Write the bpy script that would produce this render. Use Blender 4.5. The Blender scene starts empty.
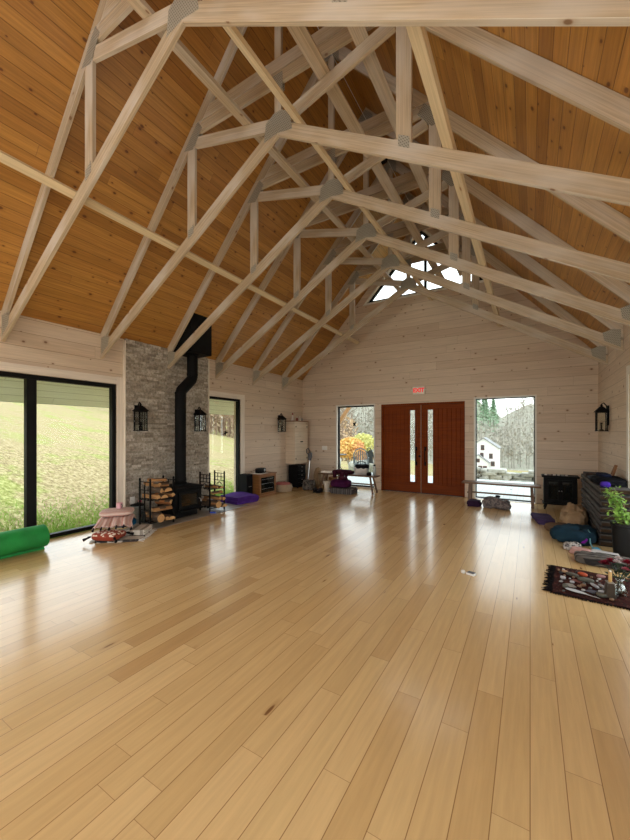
import bpy, bmesh, math, random
from mathutils import Vector, Matrix, noise
rnd = random.Random(11)
sc = bpy.context.scene
COL = sc.collection
PI = math.pi
R = math.radians

# ------------------------------------------------------------------ helpers
def lin(c):
    return tuple(((v/255)/12.92 if v/255 <= .04045 else ((v/255+.055)/1.055)**2.4) for v in c) + (1.,)

class MB:
    """collects geometry for ONE mesh object"""
    def __init__(s): s.v = []; s.f = []; s.uv = []; s.mi = []
    def add(s, vs, fs, uvs=None, m=0):
        o = len(s.v); s.v += [tuple(p) for p in vs]
        for k, f in enumerate(fs):
            s.f.append([i+o for i in f]); s.mi.append(m)
            s.uv.append(uvs[k] if uvs else None)
        return s
    def box(s, x0, x1, y0, y1, z0, z1, m=0, M=None, uv=None):
        vs = [Vector(p) for p in ((x0,y0,z0),(x1,y0,z0),(x1,y1,z0),(x0,y1,z0),(x0,y0,z1),(x1,y0,z1),(x1,y1,z1),(x0,y1,z1))]
        if M: vs = [M @ p for p in vs]
        fs = [(0,3,2,1),(4,5,6,7),(0,1,5,4),(1,2,6,5),(2,3,7,6),(3,0,4,7)]
        return s.add(vs, fs, [[uv]*4]*6 if uv else None, m)
    def bar(s, p0, p1, w, h, m=0, up=(0,0,1)):
        """rectangular bar from p0 to p1; w across, h along 'up'"""
        p0, p1 = Vector(p0), Vector(p1); d = (p1-p0); L = d.length; d.normalize()
        u = Vector(up); a = d.cross(u)
        if a.length < 1e-4: a = d.cross(Vector((0,1,0)))
        a.normalize(); u = a.cross(d)
        o = rnd.random()*20
        vs = []
        for p in (p0, p1):
            for i, j in ((-1,-1),(1,-1),(1,1),(-1,1)): vs.append(p + a*(w/2*i) + u*(h/2*j))
        fs = [(0,1,2,3),(7,6,5,4),(0,4,5,1),(1,5,6,2),(2,6,7,3),(3,7,4,0)]
        q = [w,h,w,h]; uvs = [[(0,0),(w,0),(w,h),(0,h)]]*2
        v0 = 0
        for k in range(4):
            uvs = uvs + [[(o,v0),(o+L,v0),(o+L,v0+q[k]),(o,v0+q[k])]]; v0 += q[k]+.31
        return s.add(vs, fs, uvs, m)
    def tube(s, pts, r, n=8, m=0, cap=True):
        pts = [Vector(p) for p in pts]; k = len(pts)
        rs = r if isinstance(r, (list, tuple)) else [r]*k
        vs = []; prev = None
        for i, p in enumerate(pts):
            t = (pts[min(i+1,k-1)]-pts[max(i-1,0)]).normalized()
            if prev is None:
                a = t.cross(Vector((0,0,1)))
                if a.length < 1e-3: a = t.cross(Vector((1,0,0)))
            else: a = prev - t*prev.dot(t)
            a.normalize(); prev = a; b = t.cross(a)
            for j in range(n):
                q = 2*PI*j/n; vs.append(p + (a*math.cos(q)+b*math.sin(q))*rs[i])
        fs = []; uvs = []
        for i in range(k-1):
            for j in range(n):
                j2 = (j+1) % n
                fs.append((i*n+j, i*n+j2, (i+1)*n+j2, (i+1)*n+j))
                uvs.append([(i*.1, j/n),(i*.1,(j+1)/n),(i*.1+.1,(j+1)/n),(i*.1+.1,j/n)])
        if cap:
            fs += [tuple(range(n))[::-1], tuple((k-1)*n+j for j in range(n))]; uvs += [None, None]
        o = len(s.v); s.v += [tuple(p) for p in vs]
        for f, u in zip(fs, uvs): s.f.append([i+o for i in f]); s.uv.append(u); s.mi.append(m)
        return s
    def lathe(s, prof, n=24, c=(0,0,0), m=0, closed=False):
        vs = []; fs = []
        for r, z in prof:
            for j in range(n):
                q = 2*PI*j/n; vs.append((c[0]+r*math.cos(q), c[1]+r*math.sin(q), c[2]+z))
        k = len(prof)
        for i in range(k-1 + (1 if closed else 0)):
            i2 = (i+1) % k
            for j in range(n):
                j2 = (j+1) % n
                fs.append((i*n+j, i*n+j2, i2*n+j2, i2*n+j))
        if not closed:
            fs += [tuple(range(n))[::-1], tuple((k-1)*n+j for j in range(n))]
        return s.add(vs, fs, None, m)
    def prism_y(s, poly, y0, y1, m=0, along=None):
        """polygon in (x,z) extruded along Y; 'along' = grain direction for the UVs"""
        n = len(poly)
        vs = [(x,y0,z) for x,z in poly]+[(x,y1,z) for x,z in poly]
        fs = [tuple(range(n)), tuple(range(n,2*n))[::-1]]+[(i,i+n,(i+1)%n+n,(i+1)%n) for i in range(n)]
        uvs = None
        if along:
            d = Vector(along).normalized(); o = rnd.random()*30; uvs = []
            for k, f in enumerate(fs):
                uvs.append([(vs[i][0]*d.x+vs[i][2]*d.y+o, (-vs[i][0]*d.y+vs[i][2]*d.x) if k < 2 else vs[i][1]+k*.37) for i in f])
        return s.add(vs, fs, uvs, m)
    def prism_z(s, poly, z0, z1, m=0):
        n = len(poly)
        vs = [(x,y,z0) for x,y in poly]+[(x,y,z1) for x,y in poly]
        fs = [tuple(range(n))[::-1], tuple(range(n,2*n))]+[(i,(i+1)%n,(i+1)%n+n,i+n) for i in range(n)]
        return s.add(vs, fs, None, m)
    def soft(s, sx, sy, sz, e1=.5, e2=.5, nu=36, nv=18, amp=0., freq=4., seed=0, flat=.75, c=(0,0,0), M=None, m=0):
        """superellipsoid with wrinkles, flat underside on z=0"""
        def pw(a, e): return math.copysign(abs(a)**e, a)
        vs = []
        for i in range(1, nv):
            ph = -PI/2+PI*i/nv
            for j in range(nu):
                th = 2*PI*j/nu
                p = Vector((sx/2*pw(math.cos(ph),e1)*pw(math.cos(th),e2), sy/2*pw(math.cos(ph),e1)*pw(math.sin(th),e2), sz/2*pw(math.sin(ph),e1)))
                vs.append(p)
        vs += [Vector((0,0,-sz/2)), Vector((0,0,sz/2))]
        out = []
        for p in vs:
            d = p.normalized() if p.length else p
            nn = noise.noise((p*freq)+Vector((seed*3.7,seed*1.3,0))) + .5*noise.noise(p*freq*2.3+Vector((0,seed,5)))
            if amp >= .014: nn += .5-1.5*(1-min(1,abs(noise.noise(p*freq*1.15+Vector((seed,3,seed*2.1))))*3.2))**2 - .7*(1-min(1,abs(noise.noise(p*freq*2.4+Vector((9,seed,1))))*3.))**2
            p = p + Vector((d.x*.6,d.y*.6,d.z))*nn*amp
            p.z = max(p.z, -sz/2*flat)+sz/2*flat
            p = p+Vector(c)
            out.append(M @ p if M else p)
        fs = []
        for i in range(nv-2):
            for j in range(nu):
                j2 = (j+1) % nu
                fs.append((i*nu+j, i*nu+j2, (i+1)*nu+j2, (i+1)*nu+j))
        b = len(vs)-2; t = b+1
        for j in range(nu):
            j2 = (j+1) % nu
            fs.append((b, j2, j)); fs.append((t, (nv-2)*nu+j, (nv-2)*nu+j2))
        return s.add(out, fs, None, m)
    def fold(s, L, W, T, n, amp=.006, seed=0, M=None, ny=14, m=0):
        """cloth of n layers folded back and forth, length L (x), width W (y), height T"""
        t = T/n; cl = []
        for k in range(n):
            z = (k+.5)*t; xs = [L*(i/8) for i in range(9)]
            o = rnd.uniform(-.02,.02)*L
            a, b = t*.5, L-t*.5
            row = [(a+(b-a)*i/8+(o if 0 < i < 8 else o*.5), z) for i in range(9)]
            if k % 2: row = row[::-1]
            cl += row
            if k < n-1:
                cx = row[-1][0]; sgn = 1 if k % 2 == 0 else -1
                for q in (-60,-30,0,30,60):
                    cl.append((cx+sgn*t*.5*math.cos(R(q)), (k+1)*t+t*.5*math.sin(R(q))))
        h = t*.47; A_ = []; B_ = []
        for i, (x, z) in enumerate(cl):
            x0, z0 = cl[max(i-1,0)]; x1, z1 = cl[min(i+1,len(cl)-1)]
            d = Vector((x1-x0, z1-z0)).normalized()
            A_.append((x-d.y*h, z+d.x*h)); B_.append((x+d.y*h, z-d.x*h))
        poly = A_+B_[::-1]; k = len(poly); vs = []
        for j in range(ny):
            y = -W/2+W*j/(ny-1); e = 1-.12*(abs(2*j/(ny-1)-1)**6)
            for x, z in poly:
                p = Vector((x-L/2, y, z))
                q = noise.noise(Vector((p.x*5, p.y*5, p.z*12+seed*7)))
                p = Vector((p.x*e+q*amp*1.5, p.y+q*amp*2*abs(2*j/(ny-1)-1), max(0., p.z*(.97+.03*e)+q*amp*min(1,p.z/t))))
                vs.append(M @ p if M else p)
        fs = [tuple(range(k))[::-1], tuple((ny-1)*k+i for i in range(k))]; uvs = [None, None]
        for j in range(ny-1):
            for i in range(k):
                i2 = (i+1) % k; fs.append((j*k+i, j*k+i2, (j+1)*k+i2, (j+1)*k+i))
                w0, w1 = W*j/(ny-1), W*(j+1)/(ny-1)
                uvs.append([(w0,i*.03),(w0,i*.03+.03),(w1,i*.03+.03),(w1,i*.03)])
        o = len(s.v); s.v += [tuple(p) for p in vs]
        for f, u in zip(fs, uvs): s.f.append([i+o for i in f]); s.uv.append(u); s.mi.append(m)
        return s
    def build(s, name, mats, parent=None, shift=(0,0,0), smooth=None, bevel=0, recalc=True, seg=2):
        me = bpy.data.meshes.new(name)
        sh = Vector(shift)
        me.from_pydata([Vector(p)-sh for p in s.v], [], s.f)
        ms = mats if isinstance(mats, (list, tuple)) else [mats]
        for q in ms: me.materials.append(q)
        uvl = me.uv_layers.new(name='UVMap')
        for pl, uv, mi in zip(me.polygons, s.uv, s.mi):
            pl.material_index = mi; n = pl.normal
            for k, li in enumerate(pl.loop_indices):
                if uv: uvl.data[li].uv = uv[k]
                else:
                    p = Vector(s.v[me.loops[li].vertex_index])
                    a = max(range(3), key=lambda i: abs(n[i]))
                    uvl.data[li].uv = ((p.y,p.z),(p.x,p.z),(p.y,p.x))[a]
        if recalc:
            bm = bmesh.new(); bm.from_mesh(me); bmesh.ops.recalc_face_normals(bm, faces=bm.faces); bm.to_mesh(me); bm.free()
        if smooth is not None:
            for pl in me.polygons: pl.use_smooth = True
            if smooth < 180: me.set_sharp_from_angle(angle=R(smooth))
        o = bpy.data.objects.new(name, me); COL.objects.link(o)
        if parent: o.parent = parent
        if bevel:
            b = o.modifiers.new('bevel','BEVEL'); b.width = bevel; b.segments = seg; b.limit_method = 'ANGLE'; b.angle_limit = R(40)
        return o

def tag(o, label, cat, group=None, kind=None):
    o['label'] = label; o['category'] = cat
    if group: o['group'] = group
    if kind: o['kind'] = kind
    return o
def thing(name, label, cat, loc=(0,0,0), rz=0, group=None, kind=None):
    o = bpy.data.objects.new(name, None); COL.objects.link(o); o.empty_display_size = .05
    o.location = loc; o.rotation_euler = (0,0,rz)
    return tag(o, label, cat, group, kind)
def place(o, loc, rz=0, rx=0, ry=0):
    o.location = loc; o.rotation_euler = (rx, ry, rz); return o
def dup(root, loc, rz=0, label=None, group=None):
    r = root.copy(); COL.objects.link(r); r.location = loc; r.rotation_euler = (root.rotation_euler.x, root.rotation_euler.y, rz)
    if label: r['label'] = label
    if group: r['group'] = group
    for ch in list(root.children):
        c = ch.copy(); COL.objects.link(c); c.parent = r
        for g in list(ch.children):
            d = g.copy(); COL.objects.link(d); d.parent = c
    return r

# ------------------------------------------------------------------ materials
class NT:
    def __init__(s, name):
        s.m = bpy.data.materials.new(name); s.m.use_nodes = True
        s.t = s.m.node_tree; s.b = s.t.nodes['Principled BSDF']; s.out = s.t.nodes['Material Output']
    def n(s, typ, ins=None, **props):
        x = s.t.nodes.new(typ)
        for k, v in props.items(): setattr(x, k, v)
        for k, v in (ins or {}).items(): s.set(x.inputs[k], v)
        return x
    def set(s, sock, v):
        if isinstance(v, bpy.types.NodeSocket): s.t.links.new(v, sock)
        else: sock.default_value = v
    def ma(s, op, a, b=None, c=None, clamp=False):
        x = s.n('ShaderNodeMath', operation=op, use_clamp=clamp)
        for i, v in enumerate((a,b,c)):
            if v is not None: s.set(x.inputs[i], v)
        return x.outputs[0]
    def mix(s, fac, a, b, mode='MIX'):
        x = s.n('ShaderNodeMix', data_type='RGBA', blend_type=mode)
        s.set(x.inputs[0], fac); s.set(x.inputs[6], a); s.set(x.inputs[7], b)
        return x.outputs[2]
    def ramp(s, fac, stops, interp='LINEAR'):
        x = s.n('ShaderNodeValToRGB'); r = x.color_ramp; r.interpolation = interp
        while len(r.elements) < len(stops): r.elements.new(.5)
        for e, (p, c) in zip(r.elements, stops): e.position = p; e.color = c
        s.set(x.inputs[0], fac); return x.outputs[0]
    def xyz(s, x, y, z=0.):
        q = s.n('ShaderNodeCombineXYZ', {0:x, 1:y, 2:z}); return q.outputs[0]
    def noise(s, vec, scale=5, detail=3, rough=.55):
        return s.n('ShaderNodeTexNoise', {'Vector':vec,'Scale':scale,'Detail':detail,'Roughness':rough}).outputs[0]
    def smooth(s, v, a, b, lo=0., hi=1.):
        return s.n('ShaderNodeMapRange', {0:v,1:a,2:b,3:lo,4:hi}, interpolation_type='SMOOTHSTEP').outputs[0]
    def bump(s, h, dist=.005, strength=.6):
        return s.n('ShaderNodeBump', {'Height':h,'Distance':dist,'Strength':strength}).outputs[0]
    def uv(s): return s.n('ShaderNodeTexCoord').outputs['UV']
    def obj(s): return s.n('ShaderNodeTexCoord').outputs['Object']
    def P(s, **kw):
        for k, v in kw.items(): s.set(s.b.inputs[k.replace('_',' ')], v)
        return s

def boards(name, w, L, tones, groove=.004, groove_col=(60,40,20), knot=.25, knot_col=(70,35,15), knot_s=(2.2,7.), knot_r=.16,
           rough=.5, grain=.35, bump=.4, coat=0., streak=(1.2,30), patch=None, groove_mix=.8, spec=.5):
    t = NT(name); uv = t.uv(); sp = t.n('ShaderNodeSeparateXYZ',{0:uv}); u, v = sp.outputs[0], sp.outputs[1]
    vv = t.ma('DIVIDE', v, w); row = t.ma('FLOOR', vv)
    rr = t.n('ShaderNodeTexWhiteNoise',{'W':row}, noise_dimensions='1D').outputs[0]
    uu = t.ma('ADD', t.ma('DIVIDE', u, L), t.ma('MULTIPLY', rr, 17.3)); col = t.ma('FLOOR', uu)
    wn = t.n('ShaderNodeTexWhiteNoise',{'Vector':t.xyz(row,col)}, noise_dimensions='2D').outputs[0]
    k = len(tones)
    base = t.ramp(wn, [(i/(k-1), lin(c)) for i, c in enumerate(tones)])
    sh = t.ma('MULTIPLY', wn, 37.)
    gv = t.xyz(t.ma('ADD', t.ma('MULTIPLY', u, streak[0]), sh), t.ma('MULTIPLY', v, streak[1]), sh)
    g = t.noise(gv, 1.6, 5, .6)
    gs = t.smooth(g, .25, .8, 1-grain, 1+grain*.5)
    c = t.mix(1., base, t.n('ShaderNodeCombineColor',{0:gs,1:gs,2:gs}).outputs[0], 'MULTIPLY')
    if patch:
        pn = t.noise(t.xyz(t.ma('ADD',u,sh), t.ma('MULTIPLY',v,3.), sh), 1.1, 3)
        c = t.mix(t.smooth(pn, .42, .68, 0, patch[1]), c, lin(patch[0]))
    if knot > 0:
        kv = t.xyz(t.ma('ADD', t.ma('MULTIPLY', u, knot_s[0]), sh), t.ma('MULTIPLY', v, knot_s[1]))
        vo = t.n('ShaderNodeTexVoronoi',{'Vector':kv,'Scale':1.,'Randomness':.9}, voronoi_dimensions='2D')
        cr = t.n('ShaderNodeSeparateColor',{0:vo.outputs['Color']})
        on = t.ma('LESS_THAN', cr.outputs[0], knot)
        rad = t.ma('MULTIPLY_ADD', cr.outputs[1], knot_r, knot_r*.3)
        q = t.ma('DIVIDE', vo.outputs['Distance'], rad)
        kd = t.ma('MULTIPLY', t.smooth(q, .55, 1.15, 1., 0.), on)
        halo = t.ma('MULTIPLY', t.smooth(q, .8, 2.6, .35, 0.), on)
        c = t.mix(halo, c, lin(tuple((a+b)/2 for a, b in zip(knot_col, tones[-1]))))
        c = t.mix(t.ma('MULTIPLY',kd,.85), c, lin(knot_col))
    fv = t.ma('FRACT', vv); dv = t.ma('MULTIPLY', t.ma('MINIMUM', fv, t.ma('SUBTRACT',1.,fv)), w)
    fu = t.ma('FRACT', uu); du = t.ma('MULTIPLY', t.ma('MINIMUM', fu, t.ma('SUBTRACT',1.,fu)), L)
    dd = t.ma('MINIMUM', dv, t.ma('ADD', du, groove*.35))
    gr = t.smooth(dd, groove*.4, groove, 1., 0.)
    c = t.mix(t.ma('MULTIPLY', gr, groove_mix), c, lin(groove_col))
    hgt = t.ma('ADD', t.ma('MULTIPLY', gr, -1.), t.ma('MULTIPLY', g, .12))
    t.P(Base_Color=c, Roughness=rough, Normal=t.bump(hgt, .004, bump), Specular_IOR_Level=spec)
    if coat: t.P(Coat_Weight=coat, Coat_Roughness=.12)
    return t.m

def plain(name, c, rough=.6, metal=0., var=.15, scale=12., bump=0., c2=None, **kw):
    t = NT(name); n = t.noise(t.obj(), scale, 4)
    a = lin(c); b = lin(c2) if c2 else tuple(x*(1-var) for x in a[:3])+(1.,)
    t.P(Base_Color=t.mix(t.smooth(n,.3,.7), a, b), Roughness=rough, Metallic=metal, **kw)
    if bump: t.P(Normal=t.bump(n, bump, .7))
    return t.m

def fabric(name, c, c2=None, weave=220., rough=.95, scale=6.):
    t = NT(name); o = t.obj(); n = t.noise(o, scale, 4); w = t.noise(o, weave, 2)
    a = lin(c); b = lin(c2) if c2 else tuple(x*.72 for x in a[:3])+(1.,)
    f = t.ma('ADD', t.ma('MULTIPLY', t.smooth(n,.3,.7), .7), t.ma('MULTIPLY', w, .3))
    t.P(Base_Color=t.mix(f, a, b), Roughness=rough, Normal=t.bump(t.ma('ADD',w,t.ma('MULTIPLY',n,3.)), .003, .6), Specular_IOR_Level=.12)
    return t.m

def striped(name, cols, freq, axis=0, rough=.95, wob=.03, coord='obj'):
    """stripes of the given colours, one after another along an axis"""
    t = NT(name); o = t.obj() if coord == 'obj' else t.uv(); sp = t.n('ShaderNodeSeparateXYZ',{0:o})
    n = t.noise(o, 9., 3)
    x = t.ma('FRACT', t.ma('MULTIPLY', t.ma('ADD', sp.outputs[axis], t.ma('MULTIPLY', n, wob)), freq))
    k = len(cols)
    c = t.ramp(x, [(i/k, lin(q)) for i, q in enumerate(cols)], 'CONSTANT')
    w = t.noise(o, 160., 2)
    c = t.mix(t.ma('MULTIPLY', w, .35), c, (.02,.02,.02,1))
    t.P(Base_Color=c, Roughness=rough, Normal=t.bump(w,.003,.5), Specular_IOR_Level=.12)
    return t.m

def mottled(name, cols, scale, rough=.9, detail=5, bump=.01, stretch=(1,1,1), coord='obj'):
    t = NT(name); mp = t.n('ShaderNodeMapping',{'Vector':t.obj() if coord=='obj' else t.uv(),'Scale':stretch}).outputs[0]
    n = t.noise(mp, scale, detail, .65); k = len(cols)
    c = t.ramp(n, [(.28+.44*i/(k-1), lin(q)) for i, q in enumerate(cols)])
    t.P(Base_Color=c, Roughness=rough, Normal=t.bump(n, bump, .6)); return t.m

def glassmat(name, tint=(.93,.96,.95), refl=.08):
    t = NT(name); t.t.nodes.remove(t.b)
    tr = t.n('ShaderNodeBsdfTransparent',{0:tint+(1,)}); gl = t.n('ShaderNodeBsdfGlossy',{0:(1,1,1,1),'Roughness':.02})
    fr = t.n('ShaderNodeFresnel',{'IOR':1.45}); mx = t.n('ShaderNodeMixShader',{0:t.ma('MULTIPLY',fr.outputs[0],refl),1:tr.outputs[0],2:gl.outputs[0]})
    t.t.links.new(mx.outputs[0], t.out.inputs[0]); return t.m

M_ceil = boards('pine_decking', .126, 4.6, [(160,110,48),(177,126,57),(188,136,65),(168,116,52)], groove=.0045, groove_col=(78,42,14), groove_mix=.65, knot=.42, knot_col=(88,44,14), knot_s=(4.2,6.4), knot_r=.09, rough=.42, grain=.28, bump=.5)
M_soffit = boards('painted_soffit', .14, 4., [(240,244,222),(244,247,228)], groove=.006, groove_col=(170,175,150), knot=0, rough=.7, grain=.1)
M_wall = boards('whitewashed_board', .19, 4.2, [(206,186,164),(214,196,174),(209,190,168),(202,180,157)], groove=.004, groove_col=(120,95,70), knot=.34, knot_col=(112,76,50), knot_s=(3.8,5.0), knot_r=.070, rough=.62, grain=.13, bump=.35, groove_mix=.7)
M_floor = boards('maple_floor', .132, 1.35, [(198,164,112),(208,176,124),(213,181,130),(204,171,119),(210,179,127),(200,167,115),(186,150,100)], groove=.0026, groove_col=(112,74,36), knot=.05, knot_col=(110,70,36), knot_s=(1.6,7.6), knot_r=.07, rough=.23, grain=.10, bump=.12, coat=.25, streak=(1.6,22), groove_mix=.75)
M_lumber = boards('whitewashed_lumber', 5., 60., [(180,160,130),(190,170,141)], groove=.0, groove_col=(160,140,110), knot=.14, knot_col=(120,84,52), knot_s=(2.6,4.), knot_r=.07, rough=.62, grain=.34, bump=.2, streak=(.7,62), patch=((206,200,190),.55), groove_mix=0.)
M_brace = boards('pale_brace_lumber', 5., 60., [(204,182,144),(212,191,154)], groove=.0, knot=.2, knot_col=(140,96,56), knot_s=(1.6,6.), knot_r=.09, rough=.6, grain=.2, bump=.15, streak=(.9,34), groove_mix=0.)
M_trim = boards('pale_trim_wood', 5., 60., [(224,213,198),(230,220,206)], groove=.0, knot=.08, knot_col=(150,112,80), knot_s=(1.2,5.), knot_r=.1, rough=.55, grain=.15, bump=.1, groove_mix=0.)
M_cab = boards('whitewashed_cabinet_wood', .11, 6., [(206,186,160),(214,196,172)], groove=.003, groove_col=(150,125,98), knot=.12, knot_col=(140,100,70), knot_s=(2.5,6.), knot_r=.1, rough=.55, grain=.15, bump=.2)
M_door = boards('stained_fir', .5, 6., [(108,44,0),(124,54,1)], groove=.0, knot=0, rough=.6, grain=.35, bump=.1, streak=(1.1,40), groove_mix=0., spec=.15)
M_bench = boards('brown_bench_wood', 5., 60., [(96,66,40),(108,76,48)], groove=.0, knot=.1, knot_col=(50,30,16), knot_s=(2,6), rough=.5, grain=.35, bump=.2, streak=(1.,34), groove_mix=0.)
M_oak = boards('oak_cabinet_wood', 5., 60., [(128,84,44),(140,94,50)], groove=.0, knot=0, rough=.42, grain=.35, bump=.15, streak=(1.2,36), groove_mix=0.)
M_deck = boards('deck_board', .14, 4., [(176,184,180),(190,196,192),(184,190,186)], groove=.006, groove_col=(110,116,112), knot=.03, rough=.6, grain=.15)
M_black = plain('black_steel', (9,9,10), .6, .2, .3, Specular_IOR_Level=.2)
M_blackm = plain('matte_black_paint', (7,7,8), .7, 0., .3, Specular_IOR_Level=.2)
M_iron = plain('black_cast_iron', (6,6,6), .65, .0, .35, 40., .002, Specular_IOR_Level=.2)
M_frame = plain('black_window_frame', (8,8,9), .55, .1, .2, Specular_IOR_Level=.2)
M_plate = None
M_galv = plain('galvanised_steel', (150,156,158), .4, .85, .25, 14.)
M_white = plain('white_plastic', (226,224,218), .45, 0, .06)
M_chrome = plain('brushed_steel', (186,186,184), .3, .9, .1)
M_glass = glassmat('window_glass')
M_lglass = glassmat('lantern_glass', (.93,.94,.92), .5)

def plate_mat():
    t = NT('nail_plate_steel'); o = t.obj(); sp = t.n('ShaderNodeSeparateXYZ',{0:o})
    w = t.ma('FRACT', t.ma('MULTIPLY', t.ma('ADD', sp.outputs[0], t.ma('MULTIPLY',sp.outputs[2],.6)), 52.))
    w2 = t.ma('FRACT', t.ma('MULTIPLY', sp.outputs[2], 40.))
    f = t.ma('MULTIPLY', t.ma('GREATER_THAN', w, .5), t.ma('GREATER_THAN', w2, .35))
    t.P(Base_Color=t.mix(f, lin((168,164,150)), lin((128,122,108))), Roughness=.5, Metallic=.3); return t.m
M_plate = plate_mat()

def stone_mat():
    t = NT('ledger_stone'); u = t.n('ShaderNodeSeparateXYZ',{0:t.uv()})
    base = t.ramp(u.outputs[0], [(0,lin((146,136,122))),(.25,lin((174,165,151))),(.5,lin((194,186,173))),(.75,lin((166,155,138))),(1,lin((212,204,192)))])
    n = t.noise(t.obj(), 26., 5, .65)
    c = t.mix(t.smooth(n,.35,.72,0,.7), base, lin((98,88,74)))
    t.P(Base_Color=c, Roughness=.85, Normal=t.bump(n,.012,.8)); return t.m
M_stone = stone_mat()

# ------------------------------------------------------------------ room constants (metres)
A, B, D, REAR = -5.823, 1.156, 8.970, -3.6
XC = (A+B)/2; S = 1.0976; ZE = 3.07; HALF = (B-A)/2; PEAK = ZE+S*HALF
TH = .2
def roof(x): return ZE+S*(HALF-abs(x-XC))

def struct(o, label, cat): return tag(o, label, cat, None, 'structure')

def wall_plane(mb, axis, pos, out, u0, u1, z0, z1, holes):
    """wall panel with rectangular holes (u0,u1,z0,z1); axis 'x': plane x=pos, u=y"""
    us = sorted({u0,u1,*[h[0] for h in holes],*[h[1] for h in holes]})
    zs = sorted({z0,z1,*[h[2] for h in holes],*[h[3] for h in holes]})
    for i in range(len(us)-1):
        for j in range(len(zs)-1):
            a, b, c, d = us[i], us[i+1], zs[j], zs[j+1]
            if any(h[0] <= (a+b)/2 <= h[1] and h[2] <= (c+d)/2 <= h[3] for h in holes): continue
            lo, hi = min(pos,pos+out), max(pos,pos+out)
            if axis == 'x': mb.box(lo,hi,a,b,c,d)
            else: mb.box(a,b,lo,hi,c,d)

# openings
W1 = (1.03, 3.36, .0, 2.30)      # left sliding door
W0 = (-2.9, .10, .03, 2.30)      # left wall, unseen opening added behind the camera for more light
W2 = (5.30, 6.29, .03, 2.285)    # left narrow window
W3 = (-4.675, -3.545, .03, 2.26) # far wall left
W4 = (-1.095, .10, .0, 2.30)     # far wall right
DR = (-3.354, -1.307, .0, 2.247) # double door
W5 = (3.30, 6.36, .03, 2.30)     # right wall
W6 = (-2.9, .9, .03, 2.30)       # right wall, extra opening behind the camera, added to let light in
W7 = (-5.3, -2.6, .03, 2.35)     # rear wall
W8 = (-2.0, .7, .03, 2.35)

m = MB(); m.box(A-.0, B+.0, REAR, D, -.12, 0)
struct(m.build('floor', M_floor), 'glossy maple plank floor running the length of the hall', 'floor')
m = MB(); wall_plane(m, 'x', A, -TH, REAR, D, 0, ZE, [W1, W2, W0])
struct(m.build('wall_left', M_wall), 'whitewashed board wall with sliding door and stone panel', 'wall')
m = MB(); wall_plane(m, 'x', B, TH, REAR, D, 0, ZE, [W5, W6])
struct(m.build('wall_right', M_wall), 'whitewashed board wall at the right edge of the photo', 'wall')

def gable(name, y0, y1, holes, label, gw):
    m = MB(); wall_plane(m, 'y', y0, y1-y0, A-TH, B+TH, 0, ZE, holes)
    bz, hw = gw; lo, hi = min(y0,y1), max(y0,y1); w = (PEAK-bz)/S
    def P(poly): m.prism_y([(XC+x, z) for x, z in poly], lo, hi)
    P([(-HALF,ZE),(HALF,ZE),(w,bz),(-w,bz)])
    P([(-w,bz),(-hw,bz),(0,bz+S*hw),(0,PEAK)])
    P([(w,bz),(0,PEAK),(0,bz+S*hw),(hw,bz)])
    return struct(m.build(name, M_wall), label, 'wall')
GB, GH = 4.985, 1.45
gable('wall_far', D, D+TH, [W3, DR, W4], 'whitewashed gable wall with the red double door', (GB, GH))
gable('wall_rear', REAR, REAR-TH, [W7, W8], 'whitewashed gable wall behind the viewer', (GB, GH))

for side, sg in (('left',-1),('right',1)):
    m = MB(); L = math.hypot(HALF, S*HALF); t = .22
    xe = XC+sg*HALF
    vs = [(xe,REAR-TH,ZE),(xe,D+TH,ZE),(XC,D+TH,PEAK),(XC,REAR-TH,PEAK)]
    up = [(x,y,z+t) for x,y,z in vs]
    uvq = [[(p[1], L*i) for p, i in zip(vs,(0,0,1,1))]]
    vs2 = vs+up
    fs = [(0,1,2,3),(4,7,6,5),(0,4,5,1),(1,5,6,2),(2,6,7,3),(3,7,4,0)]
    uvs = uvq+[[(vs2[i][1],0) for i in f] for f in fs[1:]]
    m.add(vs2, fs, uvs)
    struct(m.build('ceiling_'+side, M_ceil), 'sloping knotty pine ceiling on the %s of the ridge' % side, 'ceiling')
    # eave outside, the same slope carried past the wall
    m = MB(); x0 = XC+sg*(HALF+TH); x1 = XC+sg*(HALF+1.0)
    vs = [(x0,REAR-.6,roof(x0)),(x0,D+.6,roof(x0)),(x1,D+.6,roof(x1)),(x1,REAR-.6,roof(x1))]; up = [(x,y,z+t) for x,y,z in vs]
    vs2 = vs+up
    uvs = [[(p[1], L*i) for p, i in zip(vs,(0,0,.245,.245))]]+[[(vs2[i][1],vs2[i][2]) for i in f] for f in fs[1:]]
    m.add(vs2, fs, uvs)
    struct(m.build('roof_eave_'+side, M_soffit), 'pale painted eave boards outside the %s wall' % side, 'eave')

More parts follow.
